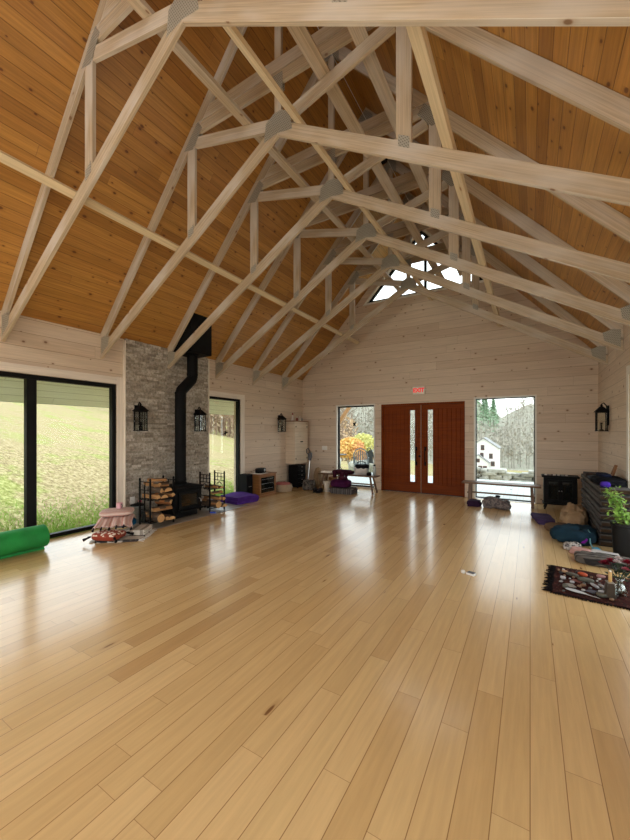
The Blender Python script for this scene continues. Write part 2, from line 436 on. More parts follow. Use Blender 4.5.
# ------------------------------------------------------------------ windows, trim, doors
def window(num, label, axis, pos, inn, hole, muls=(), rail=None, fw=.055, depth=.07, panes=None, frame_w=None):
    """frame, mullions and a pane per light. inn: +1/-1 direction into the room along the axis"""
    u0, u1, z0, z1 = hole
    root = thing('window_%d' % num, label, 'window', (0,0,0), 0, None, 'structure')
    def bx(mb, a, b, c, d, e0, e1):
        lo, hi = sorted((pos+inn*e0, pos+inn*e1))
        mb.box(lo,hi,a,b,c,d) if axis == 'x' else mb.box(a,b,lo,hi,c,d)
    m = MB(); e0, e1 = -depth-.06, -.06
    if axis == 'x' and num == 1: e0, e1 = -.10, -.005
    if axis == 'x' and num == 2: e0, e1 = -.10, -.005
    g = .002
    bx(m,u0+g,u0+fw,z0+g,z1-g,e0,e1); bx(m,u1-fw,u1-g,z0+g,z1-g,e0,e1); bx(m,u0+fw,u1-fw,z1-fw,z1-g,e0,e1); bx(m,u0+fw,u1-fw,z0+g,z0+fw*.9,e0,e1)
    m.build('window_frame', M_frame, root, bevel=.004)
    for (a, b) in muls:
        m = MB(); bx(m,a,b,z0+fw*.9,z1-fw,e0+.002,e1-.002); m.build('mullion', M_frame, root, bevel=.004)
    edges = [u0+fw]+[q for ab in muls for q in ab]+[u1-fw]
    for i in range(0, len(edges), 2):
        m = MB(); c = (e0+e1)/2; bx(m,edges[i],edges[i+1],z0+fw*.9,z1-fw,c-.004,c+.004); m.build('glass_pane', M_glass, root)
    return root
window(1, 'black framed sliding glass door onto the grassy slope', 'x', A, 1, W1, [(2.139,2.256)], fw=.066)
window(11, 'unseen glazed opening added in the left wall to let in light', 'x', A, 1, W0, [(-1.45,-1.35)])
window(2, 'narrow black framed window right of the stone panel', 'x', A, 1, W2, fw=.05)
window(3, 'tall window left of the double door', 'y', D, -1, W3, fw=.045)
window(4, 'tall window right of the double door', 'y', D, -1, W4, fw=.03)
window(5, 'glazed opening in the right wall by the plant', 'x', B, -1, W5, [(4.78,4.88)])
window(6, 'unseen glazing added in the right wall to bring in light', 'x', B, -1, W6, [(-1.05,-.95)])
window(7, 'rear window behind the viewer, left', 'y', REAR, 1, W7, [(-4.0,-3.9)])
window(8, 'rear window behind the viewer, right', 'y', REAR, 1, W8, [(-.7,-.6)])

for num, y, d in ((9, D, 1), (10, REAR, -1)):
    root = thing('window_%d' % num, 'triangular gable window with a centre mullion high under the ridge' if num == 9 else 'triangular gable window behind the viewer', 'window', (0,0,0), 0, None, 'structure')
    lo, hi = sorted((y+d*.07, y+d*.14)); k = .06
    def tri(h, b): return [(XC-h,b),(XC+h,b),(XC,b+S*h)]
    m = MB(); q = k*1.9
    P = [(-GH+.004,GB+.002),(GH-.004,GB+.002),(0,GB+S*GH-.004)]; Q = [(-GH+q,GB+k),(GH-q,GB+k),(0,GB+S*GH-k*1.45)]
    for i in range(3):
        j = (i+1) % 3
        m.prism_y([(XC+a,b) for a, b in (P[i],P[j],Q[j],Q[i])], lo, hi)
    m.build('window_frame', M_frame, root)
    m = MB(); m.box(XC+.065,XC+.125,lo+.003,hi-.003,GB+k,GB+S*GH-.2); m.build('mullion', M_frame, root)
    m = MB(); m.prism_y([(XC+a,b) for a, b in (Q[0],(.065,GB+k),(.065,GB+S*(GH-q-.065)+k),(0,Q[2][1]))], (lo+hi)/2-.004, (lo+hi)/2+.004); m.build('glass_pane', M_glass, root)
    m = MB(); m.prism_y([(XC+a,b) for a, b in ((.125,GB+k),Q[1],(.125,GB+S*(GH-q-.125)+k))], (lo+hi)/2-.004, (lo+hi)/2+.004); m.build('glass_pane', M_glass, root)

# trim boards
def trim(num, mb, label, mat=None):
    struct(mb.build('trim_%d' % num, mat or M_trim, bevel=.002), label, 'trim')
m = MB(); m.bar((A+.012,3.415,0),(A+.012,3.415,2.42),.105,.024,up=(1,0,0)); trim(1, m, 'pale upright board between the sliding door and the stone')
m = MB(); m.bar((A+.010,.80,2.36),(A+.010,3.36,2.36),.02,.11); trim(2, m, 'pale header board over the sliding door')
m = MB(); m.bar((A+.012,6.355,0),(A+.012,6.355,2.40),.125,.024,up=(1,0,0)); trim(3, m, 'pale upright board right of the narrow left window')
m = MB(); m.bar((A+.010,5.31,2.345),(A+.010,6.29,2.345),.02,.11); trim(4, m, 'pale header board over the narrow left window')
m = MB(); m.bar((A+.03,3.475,0),(A+.03,3.475,ZE-.03),.02,.06,up=(1,0,0)); trim(5, m, 'thin pale edge strip on the left of the stone panel')
m = MB(); m.bar((A+.03,5.285,0),(A+.03,5.285,ZE-.03),.02,.06,up=(1,0,0)); trim(6, m, 'thin pale edge strip on the right of the stone panel')
M_wtrim = plain('white_jamb_paint', (226,222,212), .5, 0, .05)
for i, (w, y, s_) in enumerate(((W3,D,1),(W4,D,1))):
    m = MB(); t_ = .012
    m.box(w[0]-.02,w[0]+t_,y-.014,y+.058,w[2],w[3]); m.box(w[1]-t_,w[1]+.02,y-.014,y+.058,w[2],w[3]); m.box(w[0]-.02,w[1]+.02,y-.014,y+.058,w[3]-t_,w[3]+.02)
    trim(7+i, m, 'thin white jamb lining of the tall window %s of the door' % ('left','right')[i], M_wtrim)
m = MB(); m.box(B-.016,B-.001,W5[1],W5[1]+.11,0,2.42); trim(9, m, 'white upright trim at the right edge of the photo', M_wtrim)
m = MB(); m.box(B-.014,B-.001,W5[0],W5[1],W5[3],W5[3]+.11); trim(10, m, 'white header trim over the right wall glazing', M_wtrim)
# gable window white trim
m = MB(); k = .05
P = [(-GH-k*1.9,GB-k),(GH+k*1.9,GB-k),(0,GB+S*GH+k*1.45)]; Q = [(-GH,GB),(GH,GB),(0,GB+S*GH)]
for i in range(3):
    j = (i+1) % 3; m.prism_y([(XC+a,b) for a, b in (P[i],P[j],Q[j],Q[i])], D-.016, D-.001)
trim(11, m, 'white trim round the triangular gable window', M_wtrim)

def door_leaf(num, x0, x1, gx, hx, label, deadbolt):
    root = thing('door_%d' % num, label, 'door', ((x0+x1)/2, D+.06, 0), 0, None, 'structure'); sh = root.location
    z0, z1 = .012, DR[3]-.045; gz0, gz1 = .27, 2.075; gw = .062; y0, y1 = D+.035, D+.08
    m = MB()   # stiles and rails
    def slab(a,b,c,d,e0=y0,e1=y1): m.box(a,b,e0,e1,c,d)
    slab(x0,x1,z0,.23); slab(x0,x1,2.10,z1)
    slab(x0,x0+.05,.23,2.10); slab(x1-.05,x1,.23,2.10)
    slab(gx-gw-.03,gx-gw,.23,2.10); slab(gx+gw,gx+gw+.03,.23,2.10)
    slab(gx-gw,gx+gw,.23,gz0); slab(gx-gw,gx+gw,gz1,2.10)
    for o in ():
        pass
    fr = m.build('door_frame', M_door, root, shift=sh, bevel=.003)
    m = MB()
    for a, b in ((x0+.05, gx-gw-.03),(gx+gw+.03, x1-.05)):
        if b-a < .02: continue
        n = max(1, round((b-a)/.105)); w = (b-a)/n
        for i in range(n):
            xa, xb = a+i*w, a+(i+1)*w; c = min(.008, w*.2)
            m.prism_z([(xa,y1-.004),(xa,y0+.012),(xa+c,y0+.005),(xb-c,y0+.005),(xb,y0+.012),(xb,y1-.004)], .23, 2.10)
    m.build('door_panel', M_door, root, shift=sh)
    m = MB(); m.box(gx-gw,gx+gw,(y0+y1)/2-.006,(y0+y1)/2+.006,gz0,gz1); m.build('glass_pane', M_glass, root, shift=sh)
    m = MB(); m.tube([(hx,y0,.72),(hx,y0-.05,.73),(hx,y0-.055,.76),(hx,y0-.055,1.08),(hx,y0-.05,1.11),(hx,y0,1.12)], .013, 10)
    m.box(hx-.022,hx+.022,y0-.008,y0-.0005,.69,.78); m.box(hx-.022,hx+.022,y0-.008,y0-.0005,1.06,1.16)
    m.build('door_handle', M_blackm, root, shift=sh, smooth=40)
    if deadbolt:
        m = MB(); m.lathe([(.03,0),(.03,.012),(.02,.02)], 20); o = m.build('deadbolt', M_blackm, root, smooth=40)
        o.location = (hx+.085-sh[0], y0-sh[1], .92); o.rotation_euler = (PI/2,0,0)
    return root
mid = (DR[0]+DR[1])/2
door_leaf(1, DR[0]+.045, mid-.012, mid-.215, mid-.115, 'left leaf of the stained double door with a narrow glass slot', True)
door_leaf(2, mid+.012, DR[1]-.045, mid+.225, mid+.105, 'right leaf of the stained double door with a narrow glass slot', False)
m = MB(); m.box(DR[0],DR[0]+.043,D-.012,D+.15,0,DR[3]); m.box(DR[1]-.043,DR[1],D-.012,D+.15,0,DR[3]); m.box(DR[0]+.043,DR[1]-.043,D-.012,D+.15,DR[3]-.042,DR[3])
trim(12, m, 'stained frame round the double door', M_door)
m = MB(); m.box(mid-.010,mid+.010,D+.02,D+.09,.012,DR[3]-.045); trim(13, m, 'stained astragal strip between the two door leaves', M_oak)
m = MB(); m.box(DR[0]+.043,DR[1]-.043,D+.0,D+.16,0.0005,.011); trim(14, m, 'black threshold under the double door', M_blackm)

# ------------------------------------------------------------------ stone panel and hearth strip
m = MB(); z = 0; row = 0
ys0, ys1 = 3.487, 5.273
while z < ZE-.01:
    h = min(rnd.uniform(.026,.055), ZE+.045-z); y = ys0-rnd.uniform(0,.12)
    while y < ys1:
        L = rnd.uniform(.09,.24); a, b = max(y,ys0), min(y+L,ys1)
        if b-a > .012: m.box(A-.002, A+rnd.uniform(.022,.052), a+.001, b-.001, z+.001, min(z+h-.001, ZE+.02), uv=(rnd.random(), rnd.random()))
        y += L
    z += h
struct(m.build('wall_stone', M_stone), 'stacked grey ledger stone panel behind the stove', 'stone panel')
M_tile = boards('hearth_tile', .30, .62, [(152,142,126),(162,150,134),(142,132,118)], groove=.006, groove_col=(96,86,74), knot=0, rough=.4, grain=.2, bump=.3)
m = MB(); m.box(A+.06,-4.99,3.50,5.62,-.002,.006)
struct(m.build('trim_15', M_tile, bevel=.002), 'flush stone tile hearth strip in front of the stove', 'hearth')

# ------------------------------------------------------------------ roof trusses
TY = [1.864]+[1.897+1.2045*i for i in range(1,6)]
TT = .038
def truss(Y, label):
    loc = (XC, Y, 2.675)
    root = thing('roof_truss', label, 'roof truss', loc, 0, 'roof trusses')
    g = .004
    def X(e): return XC+e
    t = .14; pv = t*math.sqrt(1+S*S)          # vertical depth of the sloped top chord
    def ceil(e): return ZE-g+S*(HALF-abs(e))
    def low(e): return ceil(e)-pv
    sb = 7/12*1.0007; pb = t*math.sqrt(1+sb*sb); zb0, zn = 2.675, 4.7125
    zb = lambda e: zn-(zn-zb0)/HALF*abs(e)    # underside of bottom chord
    C0, C1, K0, K1 = 5.27, 5.40, 5.41, 5.55
    eo = lambda z: HALF-(z-(ZE-g))/S          # e on ceiling line at height z
    ei = lambda z: HALF-(z-(ZE-g)+pv)/S       # e on lower edge of the chord
    def part(name, poly, along, dy=0., mat=M_lumber):
        m = MB(); m.prism_y([(X(a),b) for a, b in poly], Y+dy, Y+TT-dy, 0, along)
        return m.build(name, mat, root, shift=loc, bevel=.002, seg=1)
    for q in (-1, 1):
        H_ = HALF-.002
        part('bottom_chord', [(q*H_,zb0),(q*.001,zn),(q*.001,zn+pb),(q*H_,zb0+pb)], (1,-q*sb))
        part('top_chord', [(q*H_,max(ceil(H_)-pv, zb0+pb+.002)),(q*ei(C1),C1),(q*eo(C1),C1),(q*H_,ceil(H_))], (1,-q*S))
        part('cap_chord', [(q*ei(K0),K0),(q*.001,PEAK-g-pv),(q*.001,PEAK-g),(q*eo(K0),K0)], (1,-q*S), .0005)
        e0, e1 = 1.309, 1.448
        part('post', [(q*e0,zb(e0)+pb+.002),(q*e1,zb(e1)+pb+.002),(q*e1,low(e1)-.002),(q*e0,low(e0)-.002)], (0,1), .001)
        a0, b0, a1, b1 = 1.285, 5.175, .11, 4.865
        d = Vector((a1-a0, b1-b0)).normalized(); n_ = Vector((-d.y, d.x))*.066
        part('web', [(q*(a0+n_.x),b0+n_.y),(q*(a1+n_.x),b1+n_.y),(q*(a1-n_.x),b1-n_.y),(q*(a0-n_.x),b0-n_.y)], (q*d.x,d.y), .0015)
    part('collar_beam', [(-ei(C0)+.002,C0),(ei(C0)-.002,C0),(ei(C1)-.002,C1-.002),(-ei(C1)+.002,C1-.002)], (1,0), .001)
    part('cap_beam', [(-ei(K0)+.002,K0),(ei(K0)-.002,K0),(ei(K1)-.002,K1),(-ei(K1)+.002,K1)], (1,0), .001)
    part('king_post', [(-.045,zn+pb),(.045,zn+pb),(.045,C0-.002),(-.045,C0-.002)], (0,1), .002)
    part('cap_post', [(-.045,K1+.002),(.045,K1+.002),(.045,PEAK-g-pv-.04),(0,PEAK-g-pv-.002),(-.045,PEAK-g-pv-.04)], (0,1), .001)
    # pressed steel nail plates on both faces
    def npl(poly):
        for ya, yb in ((Y-.0022,Y-.0002),(Y+TT+.0002,Y+TT+.0022)):
            m = MB(); m.prism_y([(X(a),b) for a, b in poly], ya, yb); m.build('nail_plate', M_plate, root, shift=loc)
    ds = Vector((1,S)).normalized(); ns = Vector((-ds.y,ds.x))
    for q in (-1, 1):
        c = Vector((-1.335,5.235)); a, b = .19, .068
        pl = [c+ds*(-a)+ns*b*.9, c+ds*a+ns*b*.9, c+ds*a*.85-ns*b*1.0, c-ds*a*.55-ns*b*1.25]
        npl([(-q*p.x,p.y) if q == 1 else (p.x,p.y) for p in pl])
        npl([(q*1.33,zb(1.33)+pb-.055),(q*1.43,zb(1.43)+pb-.055),(q*1.43,zb(1.43)+pb+.05),(q*1.33,zb(1.33)+pb+.05)])
        npl([(q*(HALF-.03),2.74),(q*(HALF-.03),3.0),(q*(HALF-.12),3.02),(q*(HALF-.24),2.98),(q*(HALF-.22),2.86)])
    npl([(-.19,4.70),(0,zn+.02),(.19,4.70),(.16,4.90),(.05,4.965),(-.05,4.965),(-.16,4.90)])
    npl([(-.065,5.19),(.065,5.19),(.065,5.375),(-.065,5.375)])
    npl([(-.12,PEAK-.36),(0,PEAK-.24),(.12,PEAK-.36),(.12,PEAK-.17),(0,PEAK-.05),(-.12,PEAK-.17)])
    return root
tr = truss(TY[0], 'whitewashed timber roof truss nearest the viewer, cut by the top of the photo')
tl = ['second whitewashed roof truss from the viewer, over the sliding door end', 'third whitewashed roof truss, its heel on the stone panel by the flue box',
      'fourth whitewashed roof truss, its heel just right of the stone panel', 'fifth whitewashed roof truss, next to last before the gable wall', 'farthest whitewashed roof truss, closest to the gable wall']
for i in range(1, 6): dup(tr, (XC, TY[i], 2.675), 0, tl[i-1])

# long braces along the hall
def zb(e): return 4.7125-.58389*abs(e)
PB = .14*math.sqrt(1+.58389**2)
def brace(e, z, w, h, ang, label, y0=-.6, y1=8.9):
    r = thing('ceiling_brace', label, 'brace', (XC+e, y0, z), 0, 'long lumber braces across the trusses')
    m = MB(); u = (math.sin(ang),0,math.cos(ang)); m.bar((0,0,0),(0,y1-y0,0),w,h,up=u)
    m.build('brace_board', M_brace if w < .12 else M_lumber, r, bevel=.002, seg=1)
a7 = math.atan(.58389)
def up_off(e, base, ang, h):   # lift so the brace rests on a sloped face
    return base+ (h/2)/math.cos(ang)+.003
brace(-1.655, up_off(0, zb(1.655)+PB, a7, .038), .085, .038, -a7, 'pale brace lying on the left chords above the stove wall')
brace(.277, up_off(0, zb(.277)+PB, a7, .038)+.0, .10, .038, a7, 'pale brace just right of the centre plates')
brace(1.76, up_off(0, zb(1.76)+PB, a7, .038), .10, .038, a7, 'pale brace on the right chords beside the right posts')
aw = math.atan(.31/1.175)
def zweb(e): return 4.865+.2638*(abs(e)-.11)+.066/math.cos(aw)
brace(-.44, up_off(0, zweb(.44), aw, .038), .13, .038, aw, 'pale brace on the left webs under the collar beams')
brace(.571, up_off(0, zweb(.571), aw, .038), .13, .038, -aw, 'pale brace on the right webs, nearer the centre')
brace(.98, up_off(0, zweb(.98), aw, .038), .13, .038, -aw, 'pale brace on the right webs, nearer the right posts')
m = MB(); m.tube([(0,0,0),(0,4.1,-.015),(0,8.1,0)], .004, 6)
o = tag(m.build('ridge_cable', M_white), 'thin pale cable strung under the ridge', 'cable'); o.location = (XC+.05, .8, 6.60)
r = thing('ridge_spotlight', 'small black spotlight hung from the ridge', 'spotlight', (XC+.02, 6.30, PEAK-.03))
m = MB(); m.tube([(0,0,0),(0,0,-.32)], .01, 8); m.lathe([(.05,-.02),(.05,0)], 16); m.build('stem', M_blackm, r, smooth=40)
m = MB(); m.tube([(0,.07,-.30),(0,-.08,-.40)], [.055,.07], 16); m.build('lamp_head', M_blackm, r, smooth=40)
#==PART2==
#==PART2== things in the hall
# ---- wall lanterns
def lantern():
    r = thing('wall_lantern', 'black glass wall lantern on the stone panel, left of the stove pipe', 'wall lantern', (0,0,0), 0, 'black wall lanterns')
    # local: wall at x=0, lantern stands out along +x; z=0 at the bottom of the cage
    m = MB(); m.box(.001,.02,-.055,.055,.10,.44); m.build('back_plate', M_blackm, r, bevel=.004)
    m = MB(); m.tube([(.02,0,.36),(.03,0,.44),(.07,0,.49),(.09,0,.475),(.098,0,.45)],.009,8); m.build('hook_arm', M_blackm, r, smooth=60)
    c = .098; a = .070; h = .33
    m = MB()
    for x in (c-a,c+a):
        for y in (-a,a): m.box(x-.007,x+.007,y-.007,y+.007,.012,h)
    m.box(c-a-.012,c+a+.012,-a-.012,a+.012,0,.014); m.box(c-a-.010,c+a+.010,-a-.010,a+.010,h-.008,h+.006)
    for y in (-.024,.024): m.box(c+a-.003,c+a+.004,y-.003,y+.003,.012,h)
    m.build('cage', M_blackm, r)
    m = MB(); q = a+.03
    for z0, w0, z1, w1 in ((h+.006,q,h+.075,a*.62),(h+.075,a*.62,h+.10,a*.3)):
        m.add([(c-w0,-w0,z0),(c+w0,-w0,z0),(c+w0,w0,z0),(c-w0,w0,z0),(c-w1,-w1,z1),(c+w1,-w1,z1),(c+w1,w1,z1),(c-w1,w1,z1)],[(0,3,2,1),(4,5,6,7),(0,1,5,4),(1,2,6,5),(2,3,7,6),(3,0,4,7)])
    m.lathe([(.012,h+.10),(.02,h+.115),(.006,h+.14)],12,(c,0,0)); m.build('roof_cap', M_blackm, r)
    m = MB()
    for s_ in (-1,1):
        m.box(c-a+.008,c+a-.008,s_*a-.0015,s_*a+.0015,.014,h-.008); m.box(c+s_*a-.0015,c+s_*a+.0015,-a+.008,a-.008,.014,h-.008)
    m.build('glass_panel', M_lglass, r)
    m = MB(); m.lathe([(.03,.014),(.03,.03),(.012,.036),(.012,.12),(.016,.125),(.016,.15)],12,(c,0,0)); m.build('candle_socket', M_blackm, r, smooth=40)
    return r
l0 = lantern(); l0.location = (A+.05, 3.69, 1.535)
dup(l0, (A+.05, 4.97, 1.535), 0, 'black glass wall lantern on the stone panel, right of the stove pipe')
dup(l0, (A+.001, 7.80, 1.535), 0, 'black glass wall lantern on the board wall beside the corner cabinet')
dup(l0, (B-.001, 7.86, 1.53), PI, 'black glass wall lantern on the right wall above the stacked mats')

# ---- exit sign, switch plate, outlet
r = thing('exit_sign', 'lit red EXIT sign on the gable wall over the double door', 'exit sign', (-2.367, D, 2.556))
m = MB(); m.box(-.150,.150,-.05,-.001,-.098,.098); m.build('housing', plain('exit_sign_housing',(230,222,206),.5,0,.05), r, bevel=.006)
cu = bpy.data.curves.new('lettering','FONT'); cu.body = 'EXIT'; cu.align_x = 'CENTER'; cu.align_y = 'CENTER'; cu.size = .140; cu.extrude = .002; cu.offset = .006; cu.space_character = .96
t = NT('exit_red'); t.P(Base_Color=lin((214,40,44)), Emission_Color=lin((232,60,60)), Emission_Strength=.55)
cu.materials.append(t.m); tmp = bpy.data.objects.new('lettering_curve', cu); COL.objects.link(tmp); bpy.context.view_layer.update()
me = bpy.data.meshes.new_from_object(tmp.evaluated_get(bpy.context.evaluated_depsgraph_get())); me.name = 'lettering'; bpy.data.objects.remove(tmp); bpy.data.curves.remove(cu)
o = bpy.data.objects.new('lettering', me); COL.objects.link(o); o.parent = r; o.location = (0,-.052,0); o.rotation_euler = (PI/2,0,0); o['label'] = 'red EXIT letters'
m = MB(); m.tube([(-.19,-.03,.01),(-.15,-.03,.01)],.012,8); m.tube([(.15,-.03,.01),(.19,-.03,.01)],.012,8); m.build('side_knuckle', M_white, r, smooth=40)
r = thing('switch_plate', 'wide white switch plate on the gable wall by the corner cabinet', 'switch', (-5.065, D, 1.07))
m = MB(); m.box(-.085,.085,-.007,-.001,-.058,.058); m.build('cover_plate', M_white, r, bevel=.003)
for x in (-.046,0,.046): m = MB(); m.box(x-.015,x+.015,-.012,-.0075,-.033,.033); m.build('rocker', M_white, r, bevel=.002)
r = thing('wall_outlet', 'white wall outlet at the lower left of the stone panel', 'outlet', (A+.056, 3.60, .36))
m = MB(); m.box(-.004,.008,-.04,.04,-.06,.06); m.build('cover_plate', M_white, r, bevel=.003)
for z in (-.028,.028): m = MB(); m.box(.0085,.012,-.018,.018,z-.014,z+.014); m.build('socket', M_white, r, bevel=.002)

# ---- wood stove
SX = -5.47
r = thing('wood_stove', 'black wood stove with a glass door on the stone hearth', 'wood stove', (SX, 4.32, .0065)); r.scale = (1,.93,1)
def sb(name, x0,x1,y0,y1,z0,z1, mat=M_iron, bev=.008, par=None):
    m = MB(); m.box(x0,x1,y0,y1,z0,z1); return m.build(name, mat, par or r, bevel=bev)
sb('pedestal', -.20,.20,-.25,.25,.0,.10)
m = MB(); m.box(-.24,-.215,-.31,.31,.10,.51); m.box(-.215,.245,-.31,-.285,.10,.51); m.box(-.215,.245,.285,.31,.10,.51); m.box(-.215,.245,-.285,.285,.10,.135); m.box(-.215,.245,-.285,.285,.47,.51)
m.box(.215,.245,-.285,-.225,.135,.47); m.box(.215,.245,.225,.285,.135,.47); m.box(.215,.245,-.225,.225,.135,.17); m.box(.215,.245,-.225,.225,.44,.47)
m.build('firebox', M_iron, r, bevel=.004)
sb('top_plate', -.26,.28,-.33,.33,.512,.545, bev=.012)
sb('ash_lip', .23,.34,-.27,.27,.125,.145)
m = MB(); m.box(.247,.275,-.25,-.19,.16,.455); m.box(.247,.275,.19,.25,.16,.455); m.box(.247,.275,-.19,.19,.16,.205); m.box(.247,.275,-.19,.19,.41,.455)
d = m.build('stove_door', M_iron, r, bevel=.005)
m = MB(); m.box(.255,.261,-.19,.19,.205,.41); m.build('door_glass', glassmat('stove_glass',(.62,.58,.52),.6), d)
m = MB(); m.tube([(.275,.22,.31),(.32,.22,.30),(.33,.22,.25)],.009,8); m.build('door_handle', M_chrome, d, smooth=60)
m = MB(); m.lathe([(.125,.546),(.125,.58),(.105,.60)],28,(-.03,.04,0)); m.build('flue_collar', M_iron, r, smooth=40)

def logmat(name, c, c2, bark=False):
    t = NT(name); o = t.obj()
    n = t.noise(t.n('ShaderNodeMapping',{'Vector':o,'Scale':(3,30,30)}).outputs[0], 1.5, 5)
    t.P(Base_Color=t.mix(t.smooth(n,.3,.7), lin(c), lin(c2)), Roughness=.9, Normal=t.bump(n,.01,.8)); return t.m
M_lw = logmat('split_log_wood', (176,130,80), (128,86,48)); M_lw2 = logmat('orange_split_wood', (168,106,54), (124,72,34)); M_lb = logmat('log_bark', (96,76,58), (62,48,36)); M_le = plain('log_end_grain', (194,150,98), .9, 0, .2, 30.)
def log(loc, rz, L, rad, kind, label, group, ry=0, roll=0., mat=None, name='firewood_log'):
    """split wedge ('w'), half ('h') or round ('r'); axis along local x, lowest point near z=0"""
    n = {'w':[(0,.0),(1,.12),(.86,.62),(.45,.98),(.0,.9)], 'h':[(-1,0),(1,0),(.92,.4),(.6,.75),(0,.95),(-.6,.75),(-.92,.4)], 'r':[(math.cos(2*PI*i/12)*.95, 1+math.sin(2*PI*i/12)*.95) for i in range(12)]}[kind]
    c_, s_ = math.cos(roll), math.sin(roll)
    pts = [((a*c_-b*s_)*rad, (a*s_+b*c_)*rad) for a, b in n]; lo = min(b for a, b in pts); cy = sum(a for a, b in pts)/len(pts)
    pts = [(a-cy, b-lo) for a, b in pts]; k = len(pts); vs = []; fs = []; mi = []
    for j in range(4):
        x = -L/2+L*j/3; w = rnd.uniform(-.05,.05)*rad; h = rnd.uniform(-.04,.04)*rad
        vs += [(x, a*(1+rnd.uniform(-.04,.04))+w, max(0,b+h)) for a, b in pts]
    m = MB()
    for j in range(3):
        for i in range(k):
            i2 = (i+1) % k
            bark = (kind == 'r') or (kind == 'h' and 1 <= i <= 5) or (kind == 'w' and 1 <= i <= 3)
            fs.append((j*k+i,j*k+i2,(j+1)*k+i2,(j+1)*k+i)); mi.append(1 if bark and rnd.random() < .9 else 0)
    fs += [tuple(range(k))[::-1], tuple(3*k+i for i in range(k))]; mi += [2,2]
    for f, q in zip(fs, mi):
        m.f.append(list(f)); m.uv.append(None); m.mi.append(q)
    m.v = vs
    o = m.build(name, [mat or M_lw, M_lb, M_le], bevel=.004, seg=1)
    o.location = loc; o.rotation_euler = (0,ry,rz); return tag(o, label, 'log', group)
# glowing-free split logs inside the stove
log((SX+.02, 4.30, .143), R(80), .36, .065, 'w', 'pale split log behind the glass of the stove, lower one', 'logs inside the stove')
log((SX+.03, 4.37, .212), R(100), .30, .055, 'h', 'pale split log behind the glass of the stove, lying on the other', 'logs inside the stove', mat=M_lw2)

# ---- stove pipe with its offset, ceiling box
PX = SX-.03
r = thing('stove_pipe', 'black stove pipe with an offset rising from the stove', 'stove pipe', (PX, 4.36, .609))
pts = [(0,0,.004),(0,0,.9),(0,0,1.62),(0,.02,1.67),(0,.25,1.90),(0,.27,1.95),(0,.27,2.355)]
m = MB(); m.tube(pts,.098,28); m.build('pipe_run', M_blackm, r, smooth=50)
for z, y in ((.02,0),(.62,0),(1.60,0),(1.98,.27)):
    m = MB(); m.lathe([(.0985,0),(.1025,.004),(.1025,.036),(.0985,.04)],28,(0,y,z)); m.build('pipe_collar', M_blackm, r, smooth=40)
r = thing('flue_box', 'black square flue box where the stove pipe meets the ceiling', 'flue box', (PX, 4.63, 2.98))
x0, x1 = PX-.25, PX+.25
m = MB(); m.prism_y([(x0,2.98),(x1,2.98),(x1,roof(x1)-.006),(x0,roof(x0)-.006)], 4.38, 4.88); m.build('support_box', M_blackm, r, shift=(PX,4.63,2.98), bevel=.004)
m = MB(); m.lathe([(.13,-.012),(.13,-.001)],28,(0,0,0)); m.build('trim_collar', M_blackm, r, smooth=40)

# ---- log racks
def rack(loc, rz, w, d, h, label, arch):
    r = thing('log_rack', label, 'log rack', loc, rz, None)
    # local x = depth (front is +x), y = width
    for y in (-w/2, w/2):
        for x in (-d/2, d/2): m = MB(); m.box(x-.011,x+.011,y-.011,y+.011,0,h); m.lathe([(.016,h),(.018,h+.015),(.004,h+.03)],10,(x,y,0)); m.build('upright_post', M_black, r)
        m = MB()
        if arch:
            for z in (h-.02,h-.09,h-.16): m.box(-d/2+.011,d/2-.011,y-.006,y+.006,z-.006,z+.006)
            for x in (-d/6,d/6): m.box(x-.005,x+.005,y-.005,y+.005,h-.155,h-.022)
            m.tube([(-d/2+.012,y,h-.17)]+[(d*.42*math.sin(R(a)),y,h-.36+.17*math.cos(R(a))) for a in (-80,-50,-20,0,20,50,80)]+[(d/2-.012,y,h-.17)],.005,6)
            m.tube([(.05*math.cos(R(a)),y,h-.25+.05*math.sin(R(a))) for a in range(0,361,30)],.005,6)
            
        else:
            for z in (.07,.26,.42,.58,h-.03): m.box(-d/2+.011,d/2-.011,y-.006,y+.006,z-.006,z+.006)
            m.box(-.005,.005,y-.005,y+.005,.076,h-.036)
        m.build('side_frame', M_black, r)
        if arch:
            for z in (.09,.30): m = MB(); m.box(-d/2+.011,d/2-.011,y-.006,y+.006,z-.006,z+.006); m.build('side_rung', M_black, r)
    for zz in (.065,.425):
        m = MB()
        for x in (-d/2,-d/6,d/6,d/2): m.box(x-.007,x+.007,-w/2+.011,w/2-.011,zz-.007,zz+.007)
        m.build('shelf_rail', M_black, r)
    return r
rack((-5.27,3.715,.0065), 0, .43, .27, .74, 'black two tier log rack left of the stove, piled with split wood', False)
rack((-5.30,4.94,.0065), R(-6), .34, .30, .72, 'black arched log rack right of the stove', True)
G1, G2 = 'split logs in the left rack', 'split logs in the right rack'
T1, T2 = .0795, .4395
